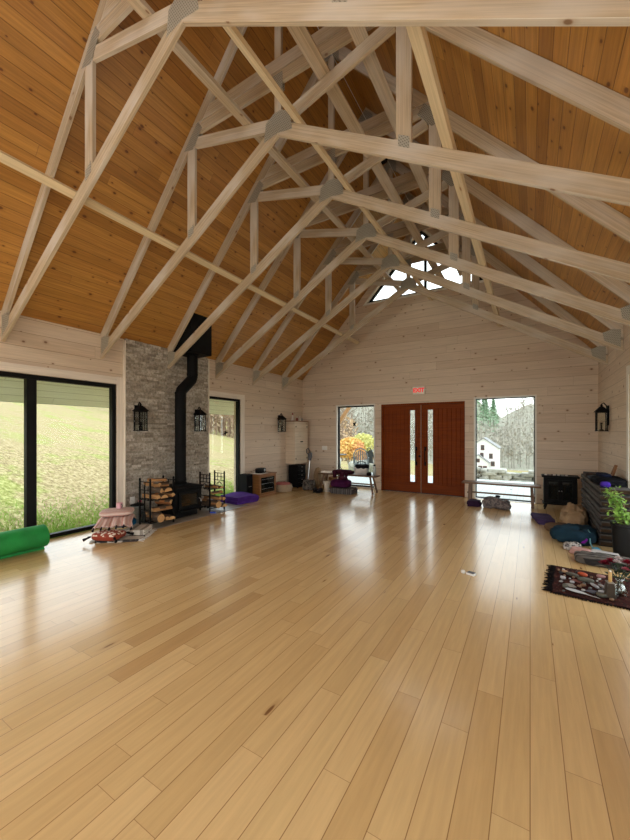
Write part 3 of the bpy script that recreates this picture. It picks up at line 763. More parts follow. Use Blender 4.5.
for x, y, z, rz, L, rad, k, roll, mat, lab in (
    (-5.20,3.60,T1,0,.42,.075,'r',0,None,'round log at the front left of the lower tier, left rack'),
    (-5.22,3.745,T1,R(3),.40,.070,'w',.2,None,'split log in the middle of the lower tier, left rack'),
    (-5.22,3.865,T1,R(-4),.40,.068,'h',0,None,'half log at the right of the lower tier, left rack'),
    (-5.20,3.765,T1+.150,R(86),.37,.074,'h',PI*.0,None,'long split log lying across the lower tier of the left rack'),
    (-5.22,3.83,T1+.226,R(20),.28,.085,'w',.9,M_lw2,'orange wedge log topmost on the lower tier, left rack'),
    (-5.24,3.60,T2,R(4),.36,.075,'w',.1,None,'split log at the left of the upper tier, left rack'),
    (-5.24,3.735,T2,R(-3),.36,.070,'h',0,M_lw2,'half log in the middle of the upper tier, left rack'),
    (-5.22,3.87,T2,R(5),.38,.075,'w',.3,None,'pale split log at the right of the upper tier, left rack'),
    (-5.24,3.67,T2+.085,R(0),.34,.075,'w',2.,None,'wedge log second row up in the upper tier, left rack'),
    (-5.24,3.83,T2+.09,R(-6),.34,.075,'h',.1,M_lw2,'half log second row up at the right, left rack'),
    (-5.25,3.63,T2+.185,R(8),.32,.070,'w',.6,None,'wedge log third row up at the left, left rack'),
    (-5.24,3.79,T2+.172,R(70),.25,.075,'h',0,None,'bark covered half log topmost at the right, left rack'),
    (-5.22,3.70,T2+.262,R(50),.29,.055,'w',.2,None,'pale flat split log lying crosswise on top of the left rack')):
    y = 3.715+(y-3.738)*.90; L *= .9 if rz > 1 else 1
    log((x,y,z+.0065), rz, L, rad*.98, k, lab, G1, 0, roll, mat)
for x, y, z, rz, L, rad, k, roll, mat, lab in (
    (-5.24,4.86,T1,R(-6),.46,.075,'r',0,None,'round log at the left of the lower tier, right rack'),
    (-5.24,5.01,T1,R(-4),.44,.068,'h',0,None,'half log at the right of the lower tier, right rack'),
    (-5.22,4.87,T1+.146,R(0),.42,.065,'w',.3,None,'split log second row at the left, right rack'),
    (-5.22,5.00,T1+.120,R(-10),.44,.07,'w',.5,None,'split log second row at the right, right rack'),
    (-5.18,4.93,T1+.250,R(86),.25,.055,'h',0,None,'half log lying crosswise on the lower tier, right rack'),
    (-5.26,4.88,T2,R(0),.34,.045,'w',.2,None,'thin split log at the left of the upper tier, right rack'),
    (-5.25,4.99,T2,R(-8),.36,.045,'h',0,M_lw2,'thin half log at the right of the upper tier, right rack')):
    log((x,y,z+.0065), rz, L, rad*.98, k, lab, G2, 0, roll, mat)

# ---- ash bucket, brush, small things on the hearth
r = thing('ash_bucket', 'galvanised ash bucket with a dark lid by the outlet', 'bucket', (-5.62, 3.60, .0065))
m = MB(); m.lathe([(.075,0),(.08,.004),(.105,.27),(.11,.275),(.11,.285),(.1,.28),(.074,.01)],28); m.build('pail', M_galv, r, smooth=40)
m = MB(); m.lathe([(.112,.286),(.112,.30),(.05,.318),(.015,.32),(.015,.335)],28); m.build('lid', M_black, r, smooth=40)
m = MB(); m.tube([(.0,-.112,.26),(.06,-.115,.16),(.09,-.08,.10),(.1,0,.08),(.09,.08,.10),(.06,.115,.16),(0,.112,.26)],.004,6); m.build('bail_handle', M_chrome, r, smooth=60)
r = thing('hearth_shovel', 'black hearth shovel hung on the left end of the log rack', 'fire tool', (-5.255, 3.476, .075))
m = MB(); m.tube([(0,0,.16),(0,0,.56),(0,.008,.60)],.006,8); m.build('handle', M_black, r, smooth=60)
m = MB(); m.prism_y([(-.045,.0),(.045,.0),(.05,.14),(.02,.18),(-.02,.18),(-.05,.14)],-.012,.0); m.build('blade', M_black, r, bevel=.004)
o = MB(); o.soft(.05,.05,.05,.9,.9,14,8,.006,20.,2); o = o.build('pink_blossom', fabric('pink_petal',(206,96,122)), smooth=180); o.location = (-5.60,3.63,.342); tag(o,'tiny pink blossom lying on the lid of the ash bucket','flower')
r = thing('blue_lighter', 'small blue lighter on the hearth before the right log rack', 'lighter', (-5.07,4.74,.0065), R(40))
m = MB(); m.box(-.05,.05,-.014,.014,0,.026); m.build('body', plain('blue_plastic',(24,70,190),.35), r, bevel=.006)
m = MB(); m.box(.05,.066,-.012,.012,.002,.024); m.build('metal_tip', M_chrome, r, bevel=.003)

# ---- green roll, purple mat
M_green = plain('green_foam_mat', (20,140,58), .75, 0, .12, 5., .002, (10,120,48))
r = thing('rolled_mat', 'thick green rolled exercise mat in front of the sliding door', 'rolled mat', (-5.40, 1.70, 0))
m = MB(); prof = []; n = 150; turns = 3.6
for side in (0,1):
    for i in range(n):
        k = i/(n-1); k = k if side == 0 else 1-k
        a = k*turns*2*PI; rr = .035+.132*k - (.0 if side == 0 else .0295)
        prof.append((math.cos(a+1.0)*max(rr,.004)*1.10, math.sin(a+1.0)*max(rr,.004)))
lo = min(z for x, z in prof); prof = [(x, z-lo) for x, z in prof]
m.prism_y(prof, -.72, .47); m.build('foam_sheet', M_green, r, smooth=50)
m = MB(); pr_ = [(math.cos(2*PI*i/32)*.186, .172+math.sin(2*PI*i/32)*.170) for i in range(32)]
M_purple = fabric('purple_mat_fabric', (84,48,132), (62,34,104))
r = thing('folded_mat', 'purple folded mat on the floor right of the log racks', 'mat', (-5.47, 5.86, 0), R(-10))
m = MB(); m.fold(.66, .62, .150, 2, .012, 3, Matrix.Rotation(R(90),4,'Z')); m.build('mat_body', M_purple, r, smooth=60)

# ---- pile of throw and cushions by the stone panel
M_thr = striped('white_throw_with_dark_stripes', [(206,198,186),(206,198,186),(206,198,186),(60,54,52),(206,198,186),(196,188,176)], 5.2, 1, .95, .02)
r = thing('throw_blanket', 'white fringed throw with dark stripes spread under the cushions', 'throw', (-5.05,3.03,0), R(38))
m = MB(); m.fold(.62,.60,.030,2,.006,5); m.build('throw_cloth', M_thr, r, smooth=60)
m = MB()
for i in range(46):
    y = -.29+.58*i/45
    for q in (-1,1): m.tube([(q*.295,y,.012),(q*(.35+rnd.uniform(-.01,.02)),y+rnd.uniform(-.02,.02),.005)],.005,4)
m.build('fringe', fabric('white_yarn',(204,198,188)), r)
o = MB(); o.fold(.30,.34,.075,4,.008,8); o = o.build('folded_blanket', striped('ivory_blanket',[(208,200,186),(208,200,186),(150,140,128)],7.,0), smooth=60); o.location = (-4.97,3.19,.034); o.rotation_euler = (0,0,R(38)); tag(o,'folded ivory blanket on the striped throw under the blue cushion','blanket')
M_rust = NT('rust_cushion_print'); q = M_rust; ob = q.obj(); sp = q.n('ShaderNodeSeparateXYZ',{0:ob}); vo = q.n('ShaderNodeTexVoronoi',{'Vector':ob,'Scale':22.})
mk = q.ma('MULTIPLY', q.ma('LESS_THAN', vo.outputs['Distance'], .42), q.smooth(q.ma('ABSOLUTE', q.ma('SUBTRACT', sp.outputs[2], .100)), .028, .040, 1., 0.))
q.P(Base_Color=q.mix(mk, lin((132,50,28)), lin((214,200,182))), Roughness=.95); M_rust = q.m
r = thing('rust_cushion', 'rust red cushion with a white print and black corner tassels', 'cushion', (-5.0,2.78,.038), R(24))
m = MB(); m.soft(.37,.30,.125,.7,.42,44,18,.008,5.,4,.8); m.build('cushion_body', M_rust, r, smooth=180)
M_tas = fabric('black_tassel_yarn', (26,24,26))
for x, y in ((-.18,-.135),(.18,-.135),(-.18,.135),(.18,.135)):
    m = MB(); k = Vector((x,y,0)).normalized(); m.tube([(x*.93,y*.93,.055),(x*1.05,y*1.05,.05),(x*1.12,y*1.12,.040)],[.009,.016,.014],10); m.tube([(x*1.12,y*1.12,.038),(x*1.34,y*1.38,.022)],[.012,.020],10); m.build('tassel', M_tas, r, smooth=60)
o = MB(); o.soft(.34,.34,.11,.55,1.,40,16,.008,5.,7,.85); o = o.build('meditation_cushion', fabric('teal_cushion_cloth',(20,74,104),(12,56,84)), smooth=180); o.location = (-5.22,3.12,.118); tag(o,'round teal blue cushion under the pink throw','cushion')
# pink throw draped over
M_pink = striped('pink_woven_throw', [(206,164,152),(216,188,176),(196,146,134),(222,198,186),(208,168,156),(214,184,172)], 6.5, 1, .97, .02, 'uv')
r = thing('pink_throw', 'pink woven throw with dark tassels folded over the cushion pile', 'throw', (-5.27,3.05,.246), R(-40))
m = MB(); nx, ny = 46, 34; vs = []; uvs_ = []
Lx, Wd = .40, .46
for j in range(ny):
    v_ = -Wd/2+Wd*j/(ny-1)
    for i in range(nx):
        s_ = (Lx+.20)*i/(nx-1)
        x = -Lx/2+s_ if s_ < Lx else Lx/2+ (s_-Lx)*.70
        drop = 0 if s_ < Lx-.06 else -((s_-Lx+.06)**1.25)*.36
        ple = .022*math.sin(v_*60+1.2*noise.noise(Vector((v_*4,0,1))))*min(1,max(0,(s_-Lx*.7)/.2))
        z = drop+.016*noise.noise(Vector((x*7,v_*7,2)))-.12*max(0,abs(v_)*2/Wd-.70)-.05*max(0,.12-s_)/.12+.016*math.cos(min(1,abs(x)*2/Lx)*PI/2)
        vs.append(Vector((x+ple*.8, v_*(1+.12*max(0,(s_-Lx)/.20)), z+ple*.5+.02)))
fs = [(j*nx+i,j*nx+i+1,(j+1)*nx+i+1,(j+1)*nx+i) for j in range(ny-1) for i in range(nx-1)]
m.add(vs, fs, [[((k % nx)*.017,(k//nx)*.015) for k in f] for f in fs])
o = m.build('throw_cloth', M_pink, r, smooth=180); sm = o.modifiers.new('thick','SOLIDIFY'); sm.thickness = .022; sm.offset = -1
for k in range(6):
    p = vs[(2+k*6)*nx+nx-1]; m = MB(); m.tube([p+Vector((0,0,.0)),p+Vector((.012,0,-.01)),p+Vector((.055,0,-.03))],[.006,.011,.014],8); m.build('tassel', M_tas, r, smooth=60)
m = MB(); m.soft(.38,.44,.075,.45,.4,44,16,.008,6.,9,.9,(-.01,0,.046)); m.build('folded_layer', M_pink, r, smooth=60)
r = thing('pink_cup', 'small pink cup standing on top of the folded pink throw', 'cup', (-5.31,3.11,.363))
m = MB(); m.lathe([(.03,0),(.04,.006),(.044,.085),(.040,.085),(.036,.01)],22); m.build('cup_body', plain('pink_ceramic',(220,168,176),.35), r, smooth=50)
m = MB(); m.tube([(.042,0,.07),(.07,0,.06),(.07,0,.03),(.041,0,.02)],.006,8); m.build('handle', plain('dark_handle',(50,40,46),.4), r, smooth=60)

# ---- glass fronted heater cabinet and what stands around it
r = thing('media_cabinet', 'oak cabinet with a dark glass door against the left wall', 'cabinet', (-5.57,6.755,0), R(0))
w, d, h = .62, .40, .535
m = MB(); m.box(-d/2,d/2-.02,-w/2,-w/2+.025,.0,h-.03); m.box(-d/2,d/2-.02,w/2-.025,w/2,.0,h-.03); m.box(-d/2,-d/2+.012,-w/2+.025,w/2-.025,.04,h-.03); m.box(-d/2+.012,d/2-.02,-w/2+.025,w/2-.025,.04,.06); m.box(-d/2+.012,d/2-.04,-w/2+.025,w/2-.025,.28,.295); m.build('carcass', M_oak, r, bevel=.002)
m = MB(); m.box(-d/2-.01,d/2+.02,-w/2-.02,w/2+.02,h-.028,h); m.build('cabinet_top', M_oak, r, bevel=.005)
m = MB(); m.box(-d/2+.02,d/2+.005,-w/2-.01,w/2+.01,.0,.038); m.build('plinth', M_oak, r, bevel=.003)
m = MB(); y0, y1 = -w/2+.003, w/2-.003; a = .05; x0, x1 = d/2-.018, d/2+.004
m.box(x0,x1,y0,y0+a,.042,h-.032); m.box(x0,x1,y1-a,y1,.042,h-.032); m.box(x0,x1,y0+a,y1-a,.042,.042+a); m.box(x0,x1,y0+a,y1-a,h-.032-a,h-.032); dd = m.build('cabinet_door', M_oak, r, bevel=.003)
t = NT('smoked_door_glass'); t.P(Base_Color=lin((20,22,20)), Roughness=.08, Specular_IOR_Level=.5); m = MB(); m.box(x0+.006,x0+.012,y0+a,y1-a,.042+a,h-.032-a); m.build('door_glass', t.m, dd)
for z in (.18,.30,.40): m = MB(); m.box(x0+.0125,x0+.0145,y0+a+.03,y1-a-.06,z,z+.006); m.build('appliance_strip', M_chrome, dd)
o = MB(); o.box(-.15,.15,-.17,.17,0,.006); o = o.build('paper_sheet', plain('white_paper',(222,220,212),.8,0,.03)); o.location = (-5.55,6.66,h+.0005); o.rotation_euler = (0,0,R(8)); tag(o,'white sheet of paper under the black radio','paper')
r = thing('radio', 'small black rounded radio on top of the oak cabinet', 'radio', (-5.55,6.70,h+.0075), R(6))
m = MB(); m.soft(.17,.30,.125,.35,.5,40,16,0,1,0,.9); m.build('radio_case', M_black, r, smooth=180)
m = MB(); m.lathe([(.036,0),(.036,.008),(.028,.012)],22); o = m.build('dial', M_chrome, r, smooth=50); o.location = (.078,.05,.065); o.rotation_euler = (0,PI/2,0)
r = thing('floor_speaker', 'black floor speaker left of the oak cabinet', 'speaker', (-5.66,6.30,0))
m = MB(); m.box(-.12,.12,-.10,.10,0,.545); m.build('speaker_cabinet', M_blackm, r, bevel=.006)
m = MB(); m.box(.121,.132,-.085,.085,.03,.52); m.build('grille', fabric('speaker_cloth',(24,24,26)), r, bevel=.004)
m = MB(); m.box(.1325,.135,-.05,.05,.26,.272); m.build('badge_strip', M_chrome, r)
r = thing('floor_basket', 'low beige woven basket right of the oak cabinet', 'basket', (-5.46,7.48,0))
t = NT('woven_seagrass'); ob = t.obj(); sp = t.n('ShaderNodeSeparateXYZ',{0:ob}); f = t.ma('FRACT', t.ma('MULTIPLY', sp.outputs[2], 38.)); n_ = t.noise(ob, 30., 3)
t.P(Base_Color=t.mix(t.ma('MULTIPLY',f,n_), lin((168,148,122)), lin((112,94,72))), Roughness=.9, Normal=t.bump(f,.006,.8))
m = MB(); m.lathe([(.19,0),(.225,.01),(.25,.10),(.235,.19),(.228,.19),(.235,.10),(.21,.02)],36); m.build('basket_wall', t.m, r, smooth=50)
o = MB(); o.soft(.36,.42,.16,.6,.8,36,16,.020,6.,12,.8); o = o.build('pink_cloth', fabric('dusty_pink_cloth',(178,112,104),(146,84,80)), smooth=180); o.location = (-5.46,7.47,.09); tag(o,'dusty pink cloth lying in the beige basket','cloth')

# storage tower under the corner cabinet
r = thing('storage_tower', 'black drawer tower under the corner cabinet', 'drawer tower', (-5.56,8.30,0))
m = MB(); m.box(-.16,.145,-.20,-.19,.02,.60); m.box(-.16,.145,.19,.20,.02,.60); m.box(-.16,-.15,-.19,.19,.02,.60); m.box(-.16,.15,-.20,.20,.60,.615); m.box(-.15,.145,-.19,.19,.02,.03)
for x in (-.13,.12):
    for y in (-.17,.17): m.box(x-.015,x+.015,y-.015,y+.015,0,.019)
m.build('tower_frame', M_blackm, r)
for k in range(5):
    z = .036+k*.1135; m = MB(); m.box(-.14,.155,-.185,.185,z,z+.102); dr_ = m.build('drawer', M_black, r, bevel=.006)
    m = MB(); m.box(.156,.160,-.035,.035,z+.066,z+.080); m.build('label_slot', M_chrome, dr_)
# corner cabinet hung on the wall
r = thing('wall_cabinet', 'pale whitewashed wall cabinet hung in the far left corner', 'cabinet', (A+.16,8.43,.65))
w, d, h = .66, .30, 1.185; x0, x1 = -.158, .135
m = MB(); m.box(x0,x1,-w/2,-w/2+.02,0,h-.02); m.box(x0,x1,w/2-.02,w/2,0,h-.02); m.box(x0,x1,-w/2+.02,w/2-.02,0,.02); m.box(x0,x0+.01,-w/2+.02,w/2-.02,.02,h-.02); m.build('cabinet_case', M_cab, r, bevel=.002)
m = MB(); m.box(x0,x1+.03,-w/2-.015,w/2+.015,h-.019,h+.004); m.build('cabinet_top', M_oak, r, bevel=.003)
for q in (-1,1):
    m = MB(); a, b = sorted((q*.003, q*(w/2-.002))); m.box(x1+.001,x1+.021,a,b,.022,h-.022); dd = m.build('cabinet_door', M_cab, r, bevel=.003)
    for z in (.14,h-.16): m = MB(); m.box(x1+.0215,x1+.026,q*(w/2-.05)-.018,q*(w/2-.05)+.018,z-.018,z+.018); m.build('hinge', M_blackm, dd)
    m = MB(); m.box(x1+.0215,x1+.036,q*.035-.024,q*.035+.024,h*.50,h*.50+.028); m.build('latch', M_blackm, dd)
cz = .65+h+.0045
M_fig = [plain('white_figurine_glaze',(214,204,196),.3), plain('red_figurine_glaze',(150,70,60),.35), plain('grey_figurine_glaze',(150,146,140),.35)]
for k, (y, hh, lab) in enumerate(((8.20,.22,'tall pale figurine at the left on top of the wall cabinet'),(8.42,.13,'reddish figurine in the middle on top of the wall cabinet'),(8.56,.15,'small white figurine at the right on top of the wall cabinet'),(8.68,.10,'grey figurine at the far right on top of the wall cabinet'))):
    r = thing('figurine', lab, 'figurine', (A+.17,y,cz), 0, 'figurines on the wall cabinet')
    m = MB(); m.lathe([(.035,0),(.04,.01),(.028,hh*.3),(.034,hh*.5),(.014,hh*.68),(.012,hh*.72)],16); m.build('body', M_fig[(0,1,0,2)[k]], r, smooth=180)
    m = MB(); m.lathe([(.004,hh*.70),(.022,hh*.78),(.026,hh*.86),(.018,hh*.95),(.003,hh)],14); m.build('head', M_fig[(1,0,0,2)[k]], r, smooth=180)
r = thing('stick_vacuum', 'grey stick vacuum standing right of the drawer tower', 'vacuum cleaner', (-5.27,8.36,0), R(-15))
m = MB(); m.box(-.12,.12,-.07,.06,0,.06); m.build('floor_head', plain('grey_vacuum_plastic',(150,148,150),.4), r, bevel=.015)
m = MB(); m.tube([(0,0,.05),(0,.05,.40),(0,.09,.80)],.018,12); m.build('wand', M_chrome, r, smooth=60)
m = MB(); m.tube([(0,.085,.74),(0,.10,.84),(0,.115,.96)],[.045,.065,.05],18); m.build('motor_body', plain('dark_vacuum_plastic',(58,56,60),.35), r, smooth=50)
m = MB(); m.tube([(0,.10,.98),(0,.03,1.08),(0,-.03,1.05),(0,-.02,.95),(0,.06,.90)],.014,10); m.build('handle', plain('dark_vacuum_plastic',(58,56,60),.35), r, smooth=60)

# ---- benches
def bench(loc, L, label, W=.30, H=.45, splay=.09, leg=.042):
    r = thing('bench', label, 'bench', loc, 0, 'long wooden benches')
    m = MB(); m.bar((-L/2,0,H-.018),(L/2,0,H-.018),W,.036); m.build('seat_plank', M_bench, r, bevel=.006)
    for q in (-1,1):
        for s_ in (-1,1):
            m = MB(); m.bar((q*(L/2-.16),s_*.095,H-.037),(q*(L/2-.16+splay),s_*(.095+.05),0.006),.034,leg,up=(1,0,0)); m.build('leg', M_bench, r, bevel=.003)
        m = MB(); m.bar((q*(L/2-.16+.045),-.105,.22),(q*(L/2-.16+.045),.105,.22),.022,.03); m.build('cross_rail', M_bench, r, bevel=.002)
    m = MB(); m.bar((-L/2+.12,0,.22),(L/2-.12,0,.22),.022,.034); m.build('stretcher', M_bench, r, bevel=.002)
    return r
b0 = bench((-4.02,8.33,0), 1.62, 'long wooden bench loaded with clothes under the left window')
bench((-.54,8.43,0), 1.46, 'long bare wooden bench under the right window', .32, .45, .015, .055)
BZ = .4505
M_mar = fabric('maroon_cloth', (70,26,40), (44,16,28))
r = thing('maroon_coat', 'maroon coat heaped on the left bench and hanging over its front', 'coat', (-4.14,8.30,BZ))
m = MB(); m.soft(.58,.30,.115,.6,.6,44,18,.026,6.,21,.75); m.build('coat_body', M_mar, r, smooth=180)
for x, w, L in ((-.15,.10,.15),(.06,.13,.16),(.18,.09,.11)):
    m = MB(); m.soft(w,.055,L,.6,.6,20,16,.012,9.,int(w*100),.98,(x,-.185,-L+.06)); m.build('hanging_sleeve', M_mar, r, smooth=180)
r = thing('tote_bag', 'white and black bag on the left bench beside the bottle', 'bag', (-3.64,8.33,BZ), R(8))
m = MB(); m.soft(.34,.20,.24,.45,.45,36,18,.014,7.,3,.9); m.build('bag_body', fabric('white_canvas',(206,200,192),(170,164,156)), r, smooth=180)
m = MB(); m.soft(.35,.22,.11,.5,.5,36,14,.018,8.,4,.9,(.01,0,.155)); m.build('dark_flap', fabric('black_canvas',(24,22,26)), r, smooth=180)
m = MB(); m.tube([(-.12,0,.22),(-.10,0,.31),(0,0,.34),(.10,0,.31),(.12,0,.22)],.010,8); m.build('strap', M_tas, r, smooth=60)
o = MB(); o.soft(.11,.14,.10,.7,.7,28,14,.012,9.,8,.8); o = o.build('black_hat', fabric('black_knit',(22,20,24)), smooth=180); o.location = (-3.40,8.24,BZ); tag(o,'small black knitted hat on the left bench by the bottle','hat')
r = thing('water_bottle', 'pale steel water bottle with a dark cap on the left bench', 'bottle', (-3.31,8.37,BZ))
m = MB(); m.lathe([(.034,0),(.038,.006),(.038,.19),(.026,.22),(.026,.225)],22); m.build('bottle_body', plain('pale_bottle_enamel',(176,180,176),.35,.3), r, smooth=40)
m = MB(); m.lathe([(.028,.2255),(.028,.262),(.022,.267)],22); m.build('cap', M_blackm, r, smooth=40)
r = thing('wooden_tray', 'pale wooden tray at the left end of the left bench', 'tray', (-4.62,8.33,BZ))
m = MB(); m.box(-.14,.14,-.11,.11,0,.01); m.build('tray_base', M_trim, r)
for a_ in ((-.14,.14,-.11,-.10),(-.14,.14,.10,.11),(-.14,-.13,-.10,.10),(.13,.14,-.10,.10)): m = MB(); m.box(*a_,.0102,.035); m.build('rim', M_trim, r)
o = MB(); o.fold(.62,.46,.14,5,.012,31); o = o.build('folded_blanket', striped('grey_brown_blanket',[(96,90,88),(60,54,54),(120,114,110),(70,62,62)],9.,0), smooth=60); o.location = (-4.02,8.08,.001); o.rotation_euler = (0,0,R(5)); tag(o,'folded grey striped blankets on the floor before the left bench','blanket')
o = MB(); o.soft(.50,.34,.20,.55,.55,40,16,.014,6.,33,.85); o = o.build('plum_cushion', fabric('plum_cloth',(74,22,62),(50,14,44)), smooth=180); o.location = (-4.06,8.03,.155); tag(o,'plum purple cushion on the grey blankets before the left bench','cushion')
o = MB(); o.soft(.24,.20,.26,.6,.6,32,16,.03,7.,35,.9); o = o.build('maroon_scarf', M_mar, smooth=180); o.location = (-3.98,7.80,.003); o.rotation_euler = (0,0,R(20)); 
o.location = (-3.97,7.95,.345); o.scale = (1,1,.3); tag(o,'maroon scarf bunched on the plum cushion','scarf')
r = thing('wicker_stool', 'white waisted pot on the floor at the left end of the bench', 'pot', (-4.47,8.02,0))
r.name = 'white_pot'
m = MB(); m.lathe([(.075,0),(.08,.01),(.062,.10),(.085,.24),(.09,.25),(.08,.25),(.055,.11)],26); m.build('pot_body', plain('white_pottery',(206,196,180),.5), r, smooth=60)
m = MB(); m.lathe([(.094,.235),(.098,.25),(.094,.262),(.088,.25)],26,closed=True); m.build('pot_rim', plain('white_pottery',(206,196,180),.5), r, smooth=60)
r = thing('wooden_crate', 'small brown wooden crate behind the left end of the loaded bench', 'crate', (-4.60,8.72,0))
for z in (.012,.115,.218): m = MB(); m.box(-.13,.13,-.13,-.118,z,z+.085); m.box(-.13,.13,.118,.13,z,z+.085); m.box(-.13,-.118,-.118,.118,z,z+.085); m.box(.118,.13,-.118,.118,z,z+.085); m.build('slat', M_oak, r, bevel=.002)
m = MB(); m.box(-.13,.13,-.13,.13,0,.011); m.build('crate_base', M_oak, r)
o = MB(); o.soft(.20,.20,.58,.7,.7,32,26,.026,5.,41,.94); o = o.build('tan_jacket', fabric('tan_cloth',(150,124,94),(110,88,64)), smooth=180); o.location = (-5.00,8.42,0); o.rotation_euler = (0,R(4),0); tag(o,'tan jacket propped upright by the left end of the bench','jacket')
o = MB(); o.soft(.30,.30,.30,.6,.6,36,18,.035,6.,43,.85); o = o.build('dark_backpack', mottled('dark_print_cloth',[(14,12,14),(30,27,26),(110,100,90),(12,10,12)],16.,.9), smooth=180); o.location = (-5.02,8.04,0); tag(o,'dark patterned bag slumped by the bench end and the tan jacket','bag')
for i, (x,y,a_) in enumerate(((-4.70,7.82,20),(-4.54,7.78,-12))):
    r = thing('dark_shoe', ('left','right')[i]+' one of the dark shoes on the floor by the white pot', 'shoe', (x,y,0), R(a_), 'pair of dark shoes')
    m = MB(); m.soft(.10,.26,.02,.3,.6,30,8,0,1,0,1.); m.build('sole', M_blackm, r, smooth=180)
    m = MB(); m.soft(.09,.24,.10,.8,.7,30,14,.006,9.,i,.85,(0,0,.0205)); m.build('upper', fabric('dark_shoe_leather',(34,30,32)), r, smooth=180)
# under / before the right bench
o = MB(); o.fold(.24,.26,.11,3,.016,51); o = o.build('plum_blanket', fabric('dark_plum_cloth',(56,34,58),(38,22,42)), smooth=60); o.location = (-.985,8.04,.0); o.rotation_euler = (0,0,R(-6)); tag(o,'dark plum folded blanket under the left end of the right bench','blanket')
o = MB(); o.soft(.50,.27,.23,.7,.55,44,16,.045,6.,53,.8); o = o.build('grey_print_shawl', mottled('grey_floral_cloth',[(40,36,40),(128,118,112),(62,56,62),(158,146,138)],18.,.95), smooth=180); o.location = (-.58,7.98,0); o.rotation_euler = (0,0,R(-10)); tag(o,'grey printed shawl heaped before the right bench','shawl')
o = MB(); o.soft(.09,.08,.05,.8,.8,20,10,.01,12.,54,.9); o = o.build('black_glove', fabric('black_knit_wool',(20,18,20)), smooth=180); o.location = (-.55,7.97,.215); tag(o,'small black glove on the grey printed shawl','glove')

# ---- black stove heater by the far right corner
r = thing('electric_stove', 'black ornate stove heater between the right bench and the stacked mats', 'heater', (.50,8.52,0))
w, d = .54, .30
for x in (-.23,.23):
    for y in (-.12,.12): m = MB(); m.tube([(x*1.12,y*1.12,0),(x*1.04,y*1.02,.05),(x,y,.13)],[.014,.02,.032],10); m.build('leg', M_iron, r, smooth=60)
m = MB(); m.box(-w/2,w/2,-d/2,d/2,.125,.63); m.build('heater_body', M_iron, r, bevel=.012)
m = MB(); m.box(-w/2-.035,w/2+.035,-d/2-.035,d/2+.02,.632,.668); m.build('top_plate', M_iron, r, bevel=.012)
m = MB(); m.box(-w/2-.02,w/2+.02,-d/2-.022,d/2+.01,.105,.13); m.build('base_plate', M_iron, r, bevel=.008)
for q in (-1,1):
    x0, x1 = sorted((q*.006,q*.215)); y0, y1 = -d/2-.022, -d/2-.002; m = MB()
    m.box(x0,x0+.028,y0,y1,.17,.59); m.box(x1-.028,x1,y0,y1,.17,.59); m.box(x0+.028,x1-.028,y0,y1,.17,.21); m.box(x0+.028,x1-.028,y0,y1,.55,.59)
    dd = m.build('heater_door', M_iron, r, bevel=.004)
    m = MB(); m.box(x0+.028,x1-.028,y0+.008,y0+.013,.21,.55); m.build('door_glass', bpy.data.materials['smoked_door_glass'], dd)
    m = MB(); m.tube([(x0+.03,y0+.004,.23),((x0+x1)/2-.02,y0+.002,.36),((x0+x1)/2,y0,.50),((x0+x1)/2+.02,y0+.002,.36),(x1-.03,y0+.004,.23)],.006,6); m.tube([(x0+.03,y0+.003,.50),((x0+x1)/2,y0,.44),(x1-.03,y0+.003,.50)],.006,6); m.build('scrollwork', M_iron, dd, smooth=60)
    m = MB(); m.lathe([(.010,0),(.012,.012),(.004,.02)],12); o = m.build('door_knob', M_chrome, dd, smooth=60); o.location = (q*.02, y0-.001, .38); o.rotation_euler = (PI/2,0,0)
for k in range(6):  # row of pale lumps gives the top ledge its pale speckles
    o = MB(); o.soft(.05,.045,.03,.8,.8,16,8,.004,15.,60+k,.85); o = o.build('pale_lump', (M_fig[0],M_fig[2],M_fig[0])[k % 3], smooth=180); o.location = (.27+k*.066+rnd.uniform(-.01,.01), 8.40+rnd.uniform(-.02,.02), .6685)
    tag(o,'small pale lump in the row along the top of the black heater','pebble','pale lumps on the black heater')

# ---- stacked floor mats along the right wall
M_mat = fabric('grey_mat_cover', (92,88,84), (62,58,56)); M_end = plain('brown_mat_end', (58,44,32), .85, 0, .3, 12., Specular_IOR_Level=.1); M_gap = plain('dark_gap_shade', (13,11,9), .8, 0, .3)
SY0, SY1 = 6.02, 8.06; z = 0
words = ['bottom','second','third','fourth','fifth','sixth','seventh','eighth','top']
for k in range(9):
    hh = .076; dx = rnd.uniform(-.012,.012); dy = rnd.uniform(-.03,.02)
    r = thing('floor_mat', '%s grey floor mat %s the long stack at the right wall' % (words[k], 'of' if k in (0,8) else 'up in'), 'mat', (.965+dx, (SY0+SY1)/2+dy, z), 0, 'stacked grey floor mats')
    m = MB(); L = SY1-SY0; m.box(-.17,.17,-L/2,L/2,.014,hh); m.build('mat_pad', M_mat, r, bevel=.014, seg=3)
    m = MB(); m.box(-.150,.150,-L/2+.02,L/2-.02,0,.0138); m.build('mat_gap_shade', M_gap, r)  # near-black strip paints the shade in the gap under each mat
    m = MB(); m.box(-.158,.158,-L/2-.006,-L/2-.0005,.020,hh-.012); m.build('end_panel', M_end, r, bevel=.003)
    z += hh+.0105
SZ = z-.0095
r = thing('black_jacket', 'black jacket spread on the near end of the stacked mats', 'jacket', (.955,6.52,SZ+.002), R(6))
m = MB(); m.soft(.34,.58,.12,.6,.55,44,18,.030,7.,71,.75); m.build('jacket_body', fabric('black_nylon',(22,22,28),(14,14,18)), r, smooth=180)
m = MB(); m.soft(.14,.36,.07,.7,.6,30,12,.016,8.,72,.8,(-.03,.12,.085)); m.build('sleeve', fabric('navy_nylon',(26,32,54)), r, smooth=180)
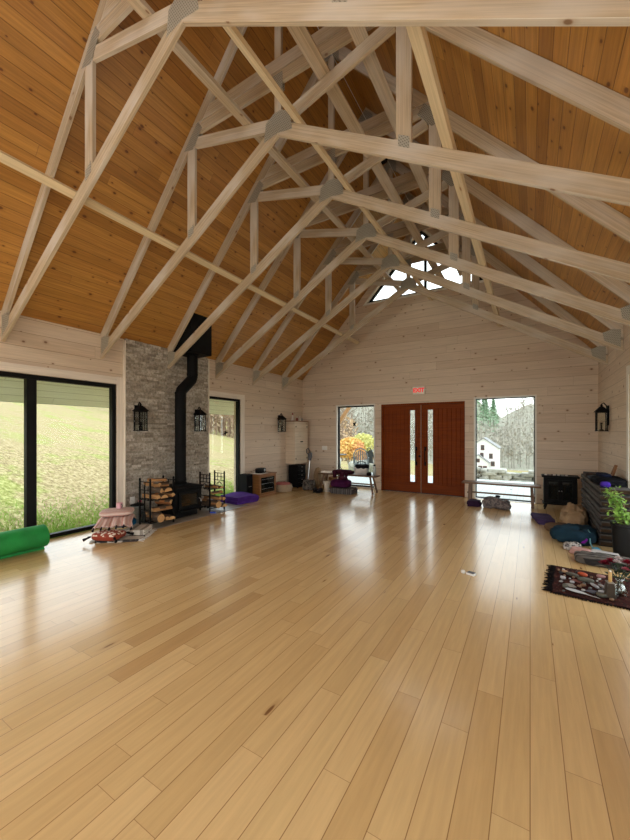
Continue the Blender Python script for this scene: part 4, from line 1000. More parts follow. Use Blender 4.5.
o = MB(); o.soft(.11,.12,.08,.8,.8,24,12,.012,10.,73,.85); o = o.build('violet_scarf', fabric('violet_cloth',(70,44,150),(50,30,118)), smooth=180); o.location = (.86,6.11,SZ+.002); tag(o,'small violet scarf balled up at the near end of the mat stack','scarf')
o = MB(); o.box(-.15,.15,-.17,.17,0,.05); o = o.build('dark_box', plain('dark_brown_card',(46,30,24),.7), bevel=.006); o.location = (.955,7.72,SZ+.0005); tag(o,'flat dark brown box on the far end of the mat stack','box')
r = thing('wooden_stand', 'small brown wooden easel leaning on the right wall over the mats', 'stand', (1.03,6.92,SZ+.0005))
for y in (-.07,.07): m = MB(); m.bar((0,y,0),(.075,y*.45,.25),.022,.03,up=(1,0,0)); m.build('easel_leg', M_oak, r, bevel=.003)
m = MB(); m.bar((.02,-.08,.085),(.02,.08,.085),.02,.025); m.build('easel_ledge', M_oak, r, bevel=.003)
o = MB(); o.soft(.30,.42,.05,.6,.5,32,12,.012,8.,77,.85); o = o.build('grey_shirt', fabric('slate_cloth',(58,64,74),(40,44,54)), smooth=180); o.location = (.95,7.22,SZ+.0005); tag(o,'slate grey shirt lying on the middle of the mat stack','shirt')

# ---- potted plant
r = thing('potted_plant', 'leafy green plant in a big black pot by the right wall', 'plant', (1.0,5.72,0))
m = MB(); m.lathe([(.09,0),(.115,.005),(.135,.36),(.148,.37),(.148,.40),(.138,.40),(.13,.35),(.11,.02)],36); m.build('pot', plain('black_pot_plastic',(14,13,13),.55,Specular_IOR_Level=.3), r, smooth=40)
m = MB(); m.lathe([(.131,.35),(.131,.362),(.05,.372)],28); m.build('soil', mottled('dry_soil',[(70,44,30),(110,64,44),(60,40,28)],40.,.95), r, smooth=60)
m = MB(); m.tube([(.02,0,.36),(-.0,.0,.56),(-.045,0,.74)],.004,6); m.tube([(.0,.0,.36),(-.05,.01,.55),(-.10,.0,.76)],.005,6); m.tube([(-.03,.0,.36),(-.06,-.03,.50),(-.10,-.03,.58)],.004,6); m.tube([(.03,.02,.36),(.05,.03,.45)],.004,6)
m.build('stem', plain('plant_stem',(120,96,58),.7), r, smooth=60)
M_leaf = plain('young_green_leaf', (150,182,84), .5, 0, .25, 9., 0, (104,148,56), Transmission_Weight=.0, Subsurface_Weight=.0)
m = MB()
def leaf(p, d, L, w):
    d = d.normalized(); a = d.cross(Vector((0,0,1)))
    if a.length < .1: a = Vector((1,0,0))
    a.normalize(); up = a.cross(d)
    pts = []
    for i in range(5):
        t_ = i/4; ww = w*math.sin(PI*(t_*.92+.04)); c = p+d*L*t_+Vector((0,0,-L*.35*t_*t_)); pts += [c-a*ww+up*ww*.25, c, c+a*ww+up*ww*.25]
    m.add(pts, [(3*i+k,3*i+k+1,3*i+k+4,3*i+k+3) for i in range(4) for k in (0,1)])
for i in range(400):
    t_ = rnd.random(); s_ = Vector((-.02-.10*t_**1.2, -.01, .40+.40*t_)) if rnd.random() < .8 else Vector((.04,.01,.40+.10*t_))
    p = s_+Vector((rnd.gauss(-.012,.042),rnd.gauss(0,.042),rnd.gauss(0,.022))); leaf(p, Vector((rnd.gauss(-.1,1),rnd.gauss(0,1),rnd.gauss(.1,.5))), rnd.uniform(.036,.066), rnd.uniform(.010,.018))
m.build('foliage', M_leaf, r, smooth=180, recalc=False)

# ---- cloths on the floor along the right side
r = thing('purple_mat', 'dusky purple folded mat on the floor before the black heater', 'mat', (.19,7.22,0), R(10))
m = MB(); m.fold(.28,.56,.085,3,.012,81,Matrix.Rotation(R(0),4,'Z')); m.build('mat_body', fabric('dusky_purple_cloth',(70,54,90),(46,34,62)), r, smooth=60)
o = MB(); o.soft(.36,.62,.38,.75,.6,48,22,.060,5.,83,.75); o = o.build('beige_blanket', fabric('beige_fleece',(170,144,112),(128,104,78)), smooth=180); o.location = (.60,7.00,0); o.rotation_euler = (0,0,R(-8)); tag(o,'beige blanket heaped on the floor beside the mat stack','blanket')
o = MB(); o.soft(.50,.20,.13,.6,.6,44,16,.040,6.,84,.8); o = o.build('brown_throw', fabric('brown_knit',(110,86,66),(74,56,42)), smooth=180); o.location = (.46,6.57,0); tag(o,'brown knitted throw between the beige blanket and the teal bag','throw')
r = thing('teal_bag', 'teal blue cloth bag lying open with purple inside', 'bag', (.54,6.13,0), R(-24))
m = MB(); m.soft(.46,.62,.25,.7,.5,48,20,.045,5.,85,.75); m.build('bag_body', fabric('teal_cloth',(32,56,70),(18,36,48)), r, smooth=180)
m = MB(); m.soft(.12,.14,.06,.7,.7,26,12,.012,10.,86,.8,(.14,-.17,.10),Matrix.Rotation(R(14),4,'X')); m.build('purple_lining', fabric('bright_purple_cloth',(132,34,150),(96,20,116)), r, smooth=180)
m = MB(); m.tube([(.12,.06,.185),(.19,-.08,.17),(.24,-.22,.07),(.30,-.30,.012),(.36,-.24,.012)],.008,8); m.build('drawstring', fabric('pale_blue_cord',(120,170,176)), r, smooth=60)
o = MB(); o.soft(.20,.16,.09,.7,.7,30,14,.022,9.,87,.8); o = o.build('printed_pouch', mottled('black_white_print',[(20,18,20),(200,192,184),(30,26,28),(160,150,144)],26.,.9), smooth=180); o.location = (.47,5.68,0); tag(o,'small black and white printed pouch against the teal bag','pouch')
o = MB(); o.soft(.09,.08,.07,.9,.9,20,12,.008,9.,89,.85); o = o.build('blue_cup', plain('bright_blue_plastic',(70,150,180),.4), smooth=180); o.location = (.71,5.68,0); tag(o,'small bright blue ball of yarn near the black pot','yarn')
o.name = 'yarn_ball'
o = MB(); o.soft(.22,.16,.08,.6,.6,34,14,.018,8.,90,.8); o = o.build('pink_towel', fabric('pale_pink_towel',(198,158,148),(164,122,116)), smooth=180); o.location = (.53,5.50,0); o.rotation_euler = (0,0,R(-25)); tag(o,'pale pink towel on the floor behind the grey striped blanket','towel')
o = MB(); o.fold(.28,.20,.05,3,.008,91); o = o.build('white_cloth', fabric('white_cotton',(206,202,198),(170,164,160)), smooth=60); o.location = (.77,5.50,.0); o.rotation_euler = (0,0,R(-14)); tag(o,'white folded cloth behind the grey striped blanket','cloth')
o = MB(); o.soft(.62,.34,.105,.5,.45,54,16,.024,5.,93,.85); o = o.build('grey_blanket', striped('grey_wool_stripe',[(96,90,84),(70,64,60),(120,114,106),(44,40,40)],7.,1), smooth=180); o.location = (.76,5.20,0); o.rotation_euler = (0,0,R(-6)); tag(o,'grey striped blanket lying on the floor behind the fringed rug','blanket')

# ---- fringed rug with small treasures
t = NT('dark_red_woven_rug'); ob = t.obj(); n1 = t.noise(ob, 14., 5, .7); vo = t.n('ShaderNodeTexVoronoi',{'Vector':ob,'Scale':26.}); n2 = t.noise(ob, 60., 3)
c = t.ramp(n1, [(.34,lin((12,6,6))),(.44,lin((62,22,18))),(.52,lin((22,12,12))),(.60,lin((88,42,30))),(.68,lin((18,11,11)))])
c = t.mix(t.smooth(vo.outputs['Distance'],.12,.26,.45,0.), c, lin((116,88,70)))
t.P(Base_Color=c, Roughness=.97, Normal=t.bump(n2,.006,.9), Specular_IOR_Level=.1); M_rug = t.m
RC = Vector((.665,4.39)); RR = R(-5); Lr, Wr = .92, .80
r = thing('fringed_rug', 'dark red fringed rug holding small treasures at the right', 'rug', (RC.x,RC.y,0), RR)
m = MB(); nx, ny = 30, 26; vs = []
for zz in (.0, .012):
    for j in range(ny):
        for i in range(nx):
            x = -Lr/2+Lr*i/(nx-1); y = -Wr/2+Wr*j/(ny-1)
            e = .014*noise.noise(Vector((x*6,y*6,3))) if (i in (0,nx-1) or j in (0,ny-1)) else 0
            vs.append((x+e, y+e, zz+(max(0,.006*noise.noise(Vector((x*7,y*7,1)))) if zz else 0)))
N_ = nx*ny; fs = []
for j in range(ny-1):
    for i in range(nx-1):
        q = (j*nx+i,j*nx+i+1,(j+1)*nx+i+1,(j+1)*nx+i); fs.append(tuple(k+N_ for k in q)); fs.append(q[::-1])
rim = [i for i in range(nx)]+[j*nx+nx-1 for j in range(1,ny)]+[(ny-1)*nx+i for i in range(nx-2,-1,-1)]+[j*nx for j in range(ny-2,0,-1)]
for a_, b_ in zip(rim, rim[1:]+rim[:1]): fs.append((a_,b_,b_+N_,a_+N_))
m.add(vs, fs); m.build('rug_weave', M_rug, r, smooth=40)
m = MB()
for i in range(60):
    y = -Wr/2+Wr*i/59
    m.tube([(-Lr/2+.01,y,.008),(-Lr/2-.03,y+rnd.uniform(-.012,.012),.010),(-Lr/2-rnd.uniform(.05,.085),y+rnd.uniform(-.025,.025),.005)],[.006,.005,.003],5)
for i in range(70):
    x = -Lr/2+Lr*i/69; m.tube([(x,-Wr/2+.01,.008),(x+rnd.uniform(-.01,.01),-Wr/2-rnd.uniform(.018,.035),.005)],[.006,.004],5)
    m.tube([(x,Wr/2-.01,.008),(x+rnd.uniform(-.01,.01),Wr/2+rnd.uniform(.015,.03),.005)],[.006,.004],5)
m.build('fringe', fabric('dark_fringe_yarn',(14,8,8)), r)
RZ = .0195
def onrug(o, px, py, rz=0):
    o.location = (px,py,RZ); o.rotation_euler = (0,0,rz); return o
def stone(px, py, sx, sy, sz, mat, name, label, cat, seed, rz=0, amp=.006, e=.75):
    m = MB(); m.soft(sx*.8,sy*.8,sz*.8,e,e,20,12,amp,14.,seed,.85); return tag(onrug(m.build(name, mat, smooth=60), px, py, rz), label, cat)
M_org = plain('orange_stone',(176,70,30),.5); M_gs = mottled('grey_green_stone',[(54,54,46),(86,84,72),(42,42,36)],12.,.8)
M_qz = plain('milky_quartz',(178,178,180),.25,0,.25,20.); M_am = plain('amber_glass',(110,62,24),.15)
stone(.465,4.61,.11,.06,.045,M_org,'orange_stone','orange oval stone at the back of the rug','stone',1,R(-20))
stone(.375,4.55,.15,.06,.045,M_gs,'grey_stone','grey green stone left of the orange stone on the rug','stone',2,R(-30))
stone(.475,4.45,.17,.10,.05,M_gs,'flat_stone','largest flat grey stone in the middle of the rug','stone',3,R(-10))
stone(.285,4.42,.06,.05,.04,M_qz,'quartz_pebble','milky pebble near the left fringe of the rug','crystal',4)
stone(.355,4.34,.05,.04,.03,M_qz,'quartz_chip','small white chip left of the middle of the rug','crystal',5)
stone(.29,4.18,.06,.05,.045,M_gs,'dark_pebble','grey pebble at the near left of the rug','pebble',6)
stone(.44,4.30,.07,.04,.03,plain('brown_seed',(120,82,50),.7),'brown_seed_pod','brown seed pod before the flat grey stone','seed pod',7,R(30))
stone(.56,4.12,.12,.09,.045,M_gs,'near_stone','grey stone at the near right of the rug beside the wooden stand','stone',8,R(15))
stone(.315,4.63,.07,.05,.03,plain('tan_shell',(170,132,96),.6),'tan_shell','tan shell at the far left of the rug','shell',9)
stone(.62,4.24,.05,.045,.04,M_qz,'quartz_lump','white lump by the foot of the wooden stand','crystal',10)
stone(.62,4.64,.10,.05,.04,plain('rose_stone',(140,96,90),.5),'rose_stone','dull rose stone at the back right of the orange one','stone',11,R(10))
def crystal(px, py, L, w, rz, name, label):
    m = MB(); m.tube([(-L/2,0,w*.87),(-L*.3,0,w*.87),(L*.3,0,w*.87),(L/2,0,w*.87)],[w*.6,w,w,w*.1],6); return tag(onrug(m.build(name, M_qz), px, py, rz), label, 'crystal')
crystal(.535,4.335,.11,.014,R(-60),'quartz_point','long white crystal point right of the flat stone')
crystal(.60,4.35,.10,.013,R(-50),'clear_point','second white crystal point nearest the wooden stand')
crystal(.575,4.20,.07,.015,R(-10),'short_crystal','short white crystal before the two long ones')
r = thing('white_feather', 'long pale feather lying across the front of the rug', 'feather', (.405,4.10,RZ), R(-22))
m = MB(); m.tube([(-.13,0,.006),(.14,0,.004)],[.002,.0015],6); m.build('quill', M_white, r)
m = MB(); n = 9; top = []; 
for i in range(n): t_ = i/(n-1); top.append((-.12+.17*t_, .030*math.sin(PI*min(1,t_*.9+.12))**.6))
m.prism_z([(x,y) for x,y in top]+[(x,-y) for x,y in top[::-1]], .0065, .009); m.build('vane', plain('pale_feather',(196,196,198),.8), r)
for k, (x, y, a_, col) in enumerate(((.34,4.26,20,(150,140,128)),(.49,4.20,-35,(70,66,84)),(.40,4.42,60,(120,60,48)))):
    o = MB(); o.box(-.03,.03,-.042,.042,0,.003); o = onrug(o.build('small_card', plain('card_%d_print' % k, col, .6, 0, .4, 30.)), x, y, R(a_)); tag(o, ('pale tan card among the stones on the rug','dusky blue card at the front of the rug','rust coloured card under the left stones of the rug')[k], 'card')
cols_ = [plain('tiny_%s_stone' % n_, c_, .5, 0, .3, 30.) for n_, c_ in (('black',(26,22,22)),('grey',(84,82,78)),('white',(170,168,164)),('tan',(130,100,72)))]
spots = []
while len(spots) < 26:
    px, py = rnd.uniform(.26,.62), rnd.uniform(4.06,4.70)
    if all(math.hypot(px-a, py-b) > .05 for a, b in spots+[(.465,4.61),(.375,4.55),(.475,4.45),(.285,4.42),(.355,4.34),(.29,4.18),(.44,4.30),(.56,4.12),(.315,4.63),(.62,4.24),(.62,4.64),(.535,4.335),(.60,4.35),(.575,4.20),(.405,4.10),(.34,4.26),(.49,4.20),(.40,4.42),(.615,4.13),(.70,4.24),(.50,4.50),(.44,4.41),(.34,4.57),(.42,4.53),(.32,4.13),(.47,4.07),(.36,4.12)]): spots.append((px,py))
for k, (px, py) in enumerate(spots):
    m = MB(); m.soft(rnd.uniform(.018,.04),rnd.uniform(.014,.03),rnd.uniform(.012,.022),.75,.75,14,8,.003,30.,k,.85); o = onrug(m.build('tiny_stone', cols_[k % 4], smooth=60), px, py, rnd.uniform(0,3)); tag(o,'tiny loose stone scattered between the larger stones on the fringed rug','stone','tiny stones on the rug')
r = thing('wooden_holder', 'dark carved wooden holder standing on the rug', 'holder', (.615,4.13,RZ), R(10))
m = MB(); m.prism_y([(-.045,0),(.045,0),(.032,.055),(.036,.10),(.022,.135),(-.022,.135),(-.036,.10),(-.032,.055)],-.028,.028); m.build('holder_body', plain('dark_carved_wood',(60,48,36),.5,0,.4,20.), r, bevel=.008, seg=3)
m = MB(); m.box(-.026,.026,-.032,.032,.1352,.142); m.build('holder_rim', M_chrome, r, bevel=.002)
r = thing('incense_vial', 'slim amber vial standing in the carved holder', 'vial', (.617,4.13,RZ+.1425))
m = MB(); m.lathe([(.013,0),(.014,.004),(.014,.085),(.010,.09)],16); m.build('vial_body', plain('pale_amber',(190,152,92),.3), r, smooth=40)
m = MB(); m.lathe([(.010,.0905),(.010,.102)],14); m.build('stopper', M_trim, r, smooth=40)
r = thing('glass_vase', 'clear glass vase of red flowers on the rug', 'vase', (.70,4.24,RZ))
t = NT('clear_vase_glass'); t.t.nodes.remove(t.b); tr_ = t.n('ShaderNodeBsdfTransparent',{0:(.80,.84,.83,1)}); gl = t.n('ShaderNodeBsdfGlossy',{0:(1,1,1,1),'Roughness':.05}); lw = t.n('ShaderNodeLayerWeight',{'Blend':.35}); mx = t.n('ShaderNodeMixShader',{0:t.ma('MULTIPLY_ADD',lw.outputs['Facing'],.55,.08),1:tr_.outputs[0],2:gl.outputs[0]}); t.t.links.new(mx.outputs[0], t.out.inputs[0])
m = MB(); m.lathe([(.034,0),(.052,.008),(.058,.05),(.040,.09),(.026,.125),(.036,.155),(.033,.155),(.023,.125),(.036,.088),(.053,.05),(.047,.012)],30); m.build('vase_body', t.m, r, smooth=180)
VZ = RZ
fb = [(-.105,.0,.245),(-.02,-.02,.285),(.06,.02,.275),(.10,-.01,.255),(.035,-.045,.235),(-.055,.03,.265),(.0,.04,.30),(.13,.03,.27)]
M_st = plain('dark_flower_stem',(40,60,30),.6); M_fr = fabric('crimson_petal',(128,22,42),(92,12,28)); M_fr2 = fabric('dusky_rose_petal',(168,84,96),(130,56,70)); M_fw = fabric('white_petal',(200,188,184),(170,150,150)); M_fl = plain('dark_flower_leaf',(30,46,24),.5)
for k, p in enumerate(fb):
    kind = (0,2,0,0,1,0,2,0)[k]
    f = thing('cut_flower', ('crimson flower farthest left in the glass vase','white flower at the front centre of the glass vase','crimson flower right of centre in the glass vase','crimson flower low at the right of the glass vase','dusky rose flower lowest in the glass vase','crimson flower at the back left of the glass vase','white flower topmost in the glass vase','crimson flower farthest right in the glass vase')[k], 'flower', (.70,4.24,VZ+.016), 0, 'cut flowers in the glass vase')
    h = Vector(p); m = MB(); m.tube([(.010*math.cos(k*.8),.010*math.sin(k*.8),0),(.009*math.cos(k*.8),.009*math.sin(k*.8),.11),h*.75+Vector((0,0,.02)),h],.0032,6); m.build('stem', M_st, f, smooth=60)
    m = MB(); rr = .056 if kind == 0 else .038
    for ring, (n, tilt) in enumerate(((7,.25),(6,.7),(4,1.2))):
        for i in range(n):
            a_ = 2*PI*i/n+ring*.4; d = Vector((math.cos(a_)*math.cos(tilt),math.sin(a_)*math.cos(tilt),math.sin(tilt))); s_ = Vector((-math.sin(a_),math.cos(a_),0)); L = rr*(1-.12*ring)
            m.add([h,h+d*L*.6+s_*L*.38,h+d*L,h+d*L*.6-s_*L*.38],[(0,1,2,3)])
    m.build('bloom', (M_fr,M_fr2,M_fw)[kind], f, recalc=False)
    m = MB()
    for q in range(6):
        a_ = rnd.uniform(0,6.28); b_ = h*rnd.uniform(.52,.85)+Vector((0,0,.01)); d = Vector((math.cos(a_),math.sin(a_),rnd.uniform(-.2,.8))).normalized(); s_ = d.orthogonal().normalized()
        m.add([b_,b_+d*.024+s_*.011,b_+d*.05,b_+d*.024-s_*.011],[(0,1,2,3)])
    m.build('leaf_cluster', M_fl, f, recalc=False)

# ---- the two small things on the open floor
o = MB(); o.soft(.048,.048,.040,.9,1.,20,12,.003,20.,5,.85); o = o.build('white_ball', fabric('white_cotton_ball',(226,222,214)), smooth=180); o.location = (-.615,4.10,0); tag(o,'small white cotton ball alone on the open floor','ball')
r = thing('match_box', 'small grey and white box alone on the open floor', 'box', (-.535,4.095,0), R(-20))
m = MB(); m.box(-.042,.042,-.026,.026,0,.022); m.build('tray', M_white, r, bevel=.002)
m = MB(); m.box(-.034,.036,-.0265,.0265,.0222,.028); m.build('sleeve', plain('dark_grey_card',(70,70,76),.6), r, bevel=.002)
#==PART3== outdoors, light, camera
def meadow():
    t = NT('meadow_grass'); o = t.obj(); mp = t.n('ShaderNodeMapping',{'Vector':o,'Scale':(.4,1,1)}).outputs[0]
    big = t.noise(mp, .55, 4); mid = t.noise(mp, 2.6, 6, .7); fine = t.noise(mp, 14., 6, .75)
    tan = t.ramp(fine, [(.30,lin((92,76,52))),(.50,lin((166,148,108))),(.68,lin((206,190,150)))])
    grn = t.ramp(fine, [(.30,lin((78,88,36))),(.50,lin((150,152,84))),(.68,lin((198,196,136)))])
    f = t.ma('ADD', t.ma('MULTIPLY',big,.55), t.ma('MULTIPLY',mid,.45))
    t.P(Base_Color=t.mix(t.smooth(f,.49,.60), tan, grn), Roughness=.95, Specular_IOR_Level=.1, Normal=t.bump(fine,.05,.7)); return t.m
M_grass = meadow()
M_wood = mottled('bare_woodland', [(140,136,122),(172,166,152),(152,146,130),(148,152,130),(184,178,168)], 1.2, .95, 9, .1, (1,1,.6))
def ground(x, y):
    z = -.22 + 0.17*max(0,-x-7)
    k = min(1, max(0,(-x-7)/12)); z -= .13*max(0,min(y,92)-3)*k + .09*max(0,min(y,112)-14)*(1-k)
    if x > 8: z += .02*(x-8)
    r = max(0, y-118)
    q = x/max(y,1)
    hq = 46 if q < -.3 else 46-(q+.3)/.18*12 if q < -.12 else 34-(q+.12)/.055*12 if q < -.065 else 22+(q+.065)/.065*9 if q < 0 else 31
    z += min(r,170)/170*hq
    if y > 15 or x < -9: z += .35*noise.noise(Vector((x*.08,y*.08,0)))
    return z
def grid(name, xs, ys, mat, skip=None):
    m = MB(); vs = [(x,y,ground(x,y)) for y in ys for x in xs]; n = len(xs)
    fs = [(j*n+i,j*n+i+1,(j+1)*n+i+1,(j+1)*n+i) for j in range(len(ys)-1) for i in range(n-1)]
    m.add(vs, fs); return m.build(name, mat, smooth=180)
xs = [-130+5*i for i in range(21)]+[-28+1.5*i for i in range(24)]+[10+6*i for i in range(14)]
ys = [-30+4*i for i in range(6)]+[-5+1.5*i for i in range(24)]+[32+5*i for i in range(18)]
tag(grid('meadow_ground', xs, ys, M_grass), 'grassy hillside sloping up outside the sliding door', 'grass', None, 'structure')
tag(grid('wooded_hill', [-170+8*i for i in range(34)], [116+6*i for i in range(32)], M_wood), 'pale wooded hill beyond the valley', 'hill', None, 'structure')
# long grass by the sliding door
m = MB()
for i in range(14000):
    x = A-.42-abs(rnd.gauss(0,1.1)); y = rnd.uniform(.8,8.6)
    z = ground(x,y); h = rnd.uniform(.06,.20)*math.exp(-(A-.3-x)*.35); a = rnd.uniform(0,6.28); w = .006
    lx, ly = rnd.gauss(0,.06), rnd.gauss(0,.06); c_, s_ = math.cos(a)*w, math.sin(a)*w
    m.add([(x-c_,y-s_,z-.01),(x+c_,y+s_,z-.01),(x+lx*.5+c_*.6,y+ly*.5+s_*.6,z+h*.6),(x+lx,y+ly,z+h),(x+lx*.5-c_*.6,y+ly*.5-s_*.6,z+h*.6)], [(0,1,2,3,4)])
tag(m.build('long_grass', plain('green_grass_blade',(122,168,50),.8,0,.3,3.,0,(160,184,84)), recalc=False), 'long green grass blades close outside the sliding door', 'grass', None, 'stuff')

def bare_tree(m, x, y, z, h, n=9, r=None):
    r = r or h*.011; lean = rnd.gauss(0,.03)*h
    m.tube([(x,y,z-.3),(x+lean*.4,y,z+h*.5),(x+lean,y,z+h)], [r,r*.7,r*.15], 4, cap=False)
    for i in range(n):
        t = rnd.uniform(.3,.95); a = rnd.uniform(0,6.28); L = h*(1.05-t)*rnd.uniform(.3,.6)
        b = Vector((x+lean*t,y,z+h*t)); e = b+Vector((math.cos(a)*L,math.sin(a)*L,L*rnd.uniform(.5,1.1)))
        m.tube([b,(b+e)/2+Vector((0,0,.1*L)),e], [r*.45,r*.3,r*.1], 3, cap=False)
def leaf_cloud(m, c, rx, ry, rz, n, s, seed=0):
    for i in range(n):
        while True:
            p = Vector((rnd.uniform(-1,1),rnd.uniform(-1,1),rnd.uniform(-1,1)))
            if p.length < 1 and p.length > .35+.3*noise.noise(p*2+Vector((seed,0,0))): break
        q = Vector((c[0]+p.x*rx,c[1]+p.y*ry,c[2]+p.z*rz))
        a = Vector((rnd.gauss(0,1),rnd.gauss(0,1),rnd.gauss(0,1))).normalized(); b = a.orthogonal().normalized(); w = s*rnd.uniform(.6,1.3)
        m.add([q+a*w,q+b*w*.5,q-a*w,q-b*w*.5], [(0,1,2,3)])
M_bark = plain('bare_tree_bark', (158,152,140), .9, 0, .3, 2.)
M_bark2 = plain('reddish_tree_bark', (150,126,106), .9, 0, .35, 2.)
EV = []
for i in range(400):
    y = rnd.uniform(175,262); x = y*rnd.uniform(-.145,-.072); h = rnd.uniform(13,18)
    if len(EV) < 20 and all(math.hypot(x-a, y-b) > 10. for a, b, c in EV): EV.append((x,y,h))
fr = thing('bare_forest', 'bare grey autumn woodland on the far hill', 'forest', (0,150,0), 0, None, 'stuff')
m = MB(); tw = MB(); n_ = 0
while n_ < 1500:
    y = 118+rnd.random()**1.3*165; x = y*rnd.uniform(-.62,.12); 
    if any(math.hypot(x-a, y-b) < 10.5 for a, b, c in EV): continue
    z = ground(x,y); h = rnd.uniform(6,11); bare_tree(m, x, y, z, h, 4, .09); n_ += 1
    leaf_cloud(tw, (x,y,z+h*.62), 2.0, 2.0, h*.42, 11, .55)
m.build('trunk', M_bark, fr, shift=fr.location, recalc=False)
tw.build('twig_crown', mottled('bare_twig', [(116,108,94),(164,156,142),(138,132,114),(184,178,166)], .5), fr, shift=fr.location, recalc=False)
th = thing('hillside_thicket', 'reddish brown thicket of bare trees above the meadow', 'forest', (-55,50,0), 0, None, 'stuff')
m = MB(); tw = MB()
for i in range(300):
    k = rnd.uniform(.62,1.25); d = rnd.uniform(62,105)
    x = -d*.73*k; y = d*.72*(2-k)**.9; z = ground(x,y)
    bare_tree(m, x, y, z, rnd.uniform(9,15), 10, .13); leaf_cloud(tw, (x,y,z+rnd.uniform(1.2,8)), 2.2, 2.2, 2.6, 34, .42)
m.build('trunk', M_bark2, th, shift=th.location, recalc=False)
tw.build('russet_leaf', mottled('russet_leaf',[(176,134,108),(192,164,134),(156,138,112),(178,158,138)],.2), th, shift=th.location, recalc=False)
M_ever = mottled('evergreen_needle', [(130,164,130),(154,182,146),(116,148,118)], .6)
for x, y, h in EV:
    r = thing('evergreen_tree', 'pale green evergreen on the far hillside', 'tree', (x,y,ground(x,y)), 0, 'evergreens on the far hill')
    m = MB(); m.tube([(0,0,-.5),(0,0,h*.9)], [.3,.05], 6); m.build('trunk', M_bark, r, recalc=False)
    m = MB()
    for k in range(260):
        t = rnd.random()**.8; a = rnd.uniform(0,6.28); w = (1-t)*4.9*rnd.uniform(.4,1)
        q = Vector((math.cos(a)*w,math.sin(a)*w,h*(.08+.88*t)-w*.3)); d = Vector((math.cos(a),math.sin(a),-.3))*.8; p = Vector((-math.sin(a),math.cos(a),0))*.55
        m.add([q-d,q+p,q+d,q-p], [(0,1,2,3)])
    m.build('needle_foliage', M_ever, r, recalc=False)
# shrubs seen through the left window
for nm, label, c, rr, cols, n in (('autumn_shrub','rounded orange and yellow shrub beyond the patio chairs',(-10.5,22.2,.45),(1.0,1.0,.75),[(214,160,96),(220,182,104),(204,142,98),(208,184,104)],900),
      ('yellow_shrub','tall yellow green shrub right of the orange shrub',(-12.7,29.5,.65),(1.15,1.1,.85),[(196,192,116),(208,204,130),(176,180,110)],900),
      ('autumn_shrub','low orange shrub at the foot of the yellow green shrub',(-8.6,20.2,-.1),(.5,.5,.45),[(214,170,104),(206,150,96),(204,178,110)],350)):
    g = ground(c[0],c[1]); r = thing(nm, label, 'shrub', (c[0],c[1],g))
    m = MB()
    for k in range(7): a = k*.9; m.tube([(0,0,-.2),(math.cos(a)*rr[0]*.5,math.sin(a)*rr[1]*.5,c[2]-g)], [.05,.02], 5)
    m.build('stem', M_bark, r, recalc=False)
    m = MB(); leaf_cloud(m, (0,0,c[2]-g), *rr, n, .14, len(nm)); m.build('foliage', mottled(nm+'_leaf', cols, .8), r, recalc=False)

# deck, stones, wall, house
m = MB(); m.box(-9.5, 5.0, D+TH, 13.2, -.20, -.05); tag(m.build('deck', M_deck, bevel=.01), 'pale grey board deck outside the double door', 'deck', None, 'structure')
M_rock = mottled('field_stone', [(150,148,138),(186,184,174),(120,118,108),(204,202,194)], 2., .9, 5, .05)
r = thing('dry_stone_wall', 'low dry stone wall beyond the deck through the right window', 'stone wall', (1.0,14.3,-.52))
m = MB()
for k in range(7):
    x = -4.2+rnd.uniform(0,.3)
    while x < 4.0:
        L = rnd.uniform(.22,.75); h = rnd.uniform(.09,.13)
        if not (k == 6 and rnd.random() < .3):
            m.soft(L*1.03, rnd.uniform(.40,.60), h*1.2, .3,.4,14,8,.02,3.,rnd.random()*50,.8,Vector((x+L/2, rnd.uniform(-.07,.07), k*.105)))
        x += L
m.build('stone_course', M_rock, r, smooth=50)
for i, (x, y, s_) in enumerate(((-8.6,15.6,.9),(-7.2,16.2,.7),(-6.2,15.2,.8),(-9.9,16.4,1.0))):
    m = MB(); m.soft(s_*1.5,s_,s_*.8,.6,.6,18,10,.08,2.,i+3); o = m.build('boulder', M_rock, smooth=60)
    o.location = (x,y,min(ground(x,y),-.2)); tag(o, 'grey boulder at the edge of the patio through the left window', 'boulder', 'boulders by the patio')

M_hw = plain('white_clapboard', (226,228,228), .7, 0, .05, 1.); M_hr = plain('grey_roof_shingle', (150,150,150), .8, 0, .2, 1.)
M_hd = plain('dark_window_glass', (70,66,66), .3); M_ht = plain('dark_red_trim', (112,58,52), .6)
hx, hy = -10.1, 99.; hz = ground(hx,hy)
r = thing('farm_house', 'white gabled house across the valley through the right window', 'house', (hx,hy,hz)); r.scale = (.82,.82,.95)
g0 = -hz-1.9; pk = -hz+.55
m = MB(); m.prism_y([(-4,-.6),(4,-.6),(4,g0),(0,pk),(-4,g0)], 0, 9); m.build('house_wall', M_hw, r)
for q in (-1,1):
    m = MB(); m.prism_y([(q*4.4,g0-.25),(0,pk+.06),(0,pk+.3),(q*4.4,g0-.0)], -.35, 9.3); m.build('roof_slope', M_hr, r)
w0 = pk-5.2
m = MB(); m.prism_y([(-4.2,-.6),(1.6,-.6),(1.6,w0-.9),(-1.2,w0+.9),(-4.2,w0-.9)], -2.6, 0); m.build('porch_wall', M_hw, r)
for x0,z0,x1,z1 in ((-4.5,w0-1.1,-1.2,w0+1.0),(1.95,w0-1.1,-1.2,w0+1.0)):
    m = MB(); m.bar((x0,-1.4,z0),(x1,-1.4,z1),2.9,.14,up=(0,0,1)); m.build('porch_roof', M_hr, r)
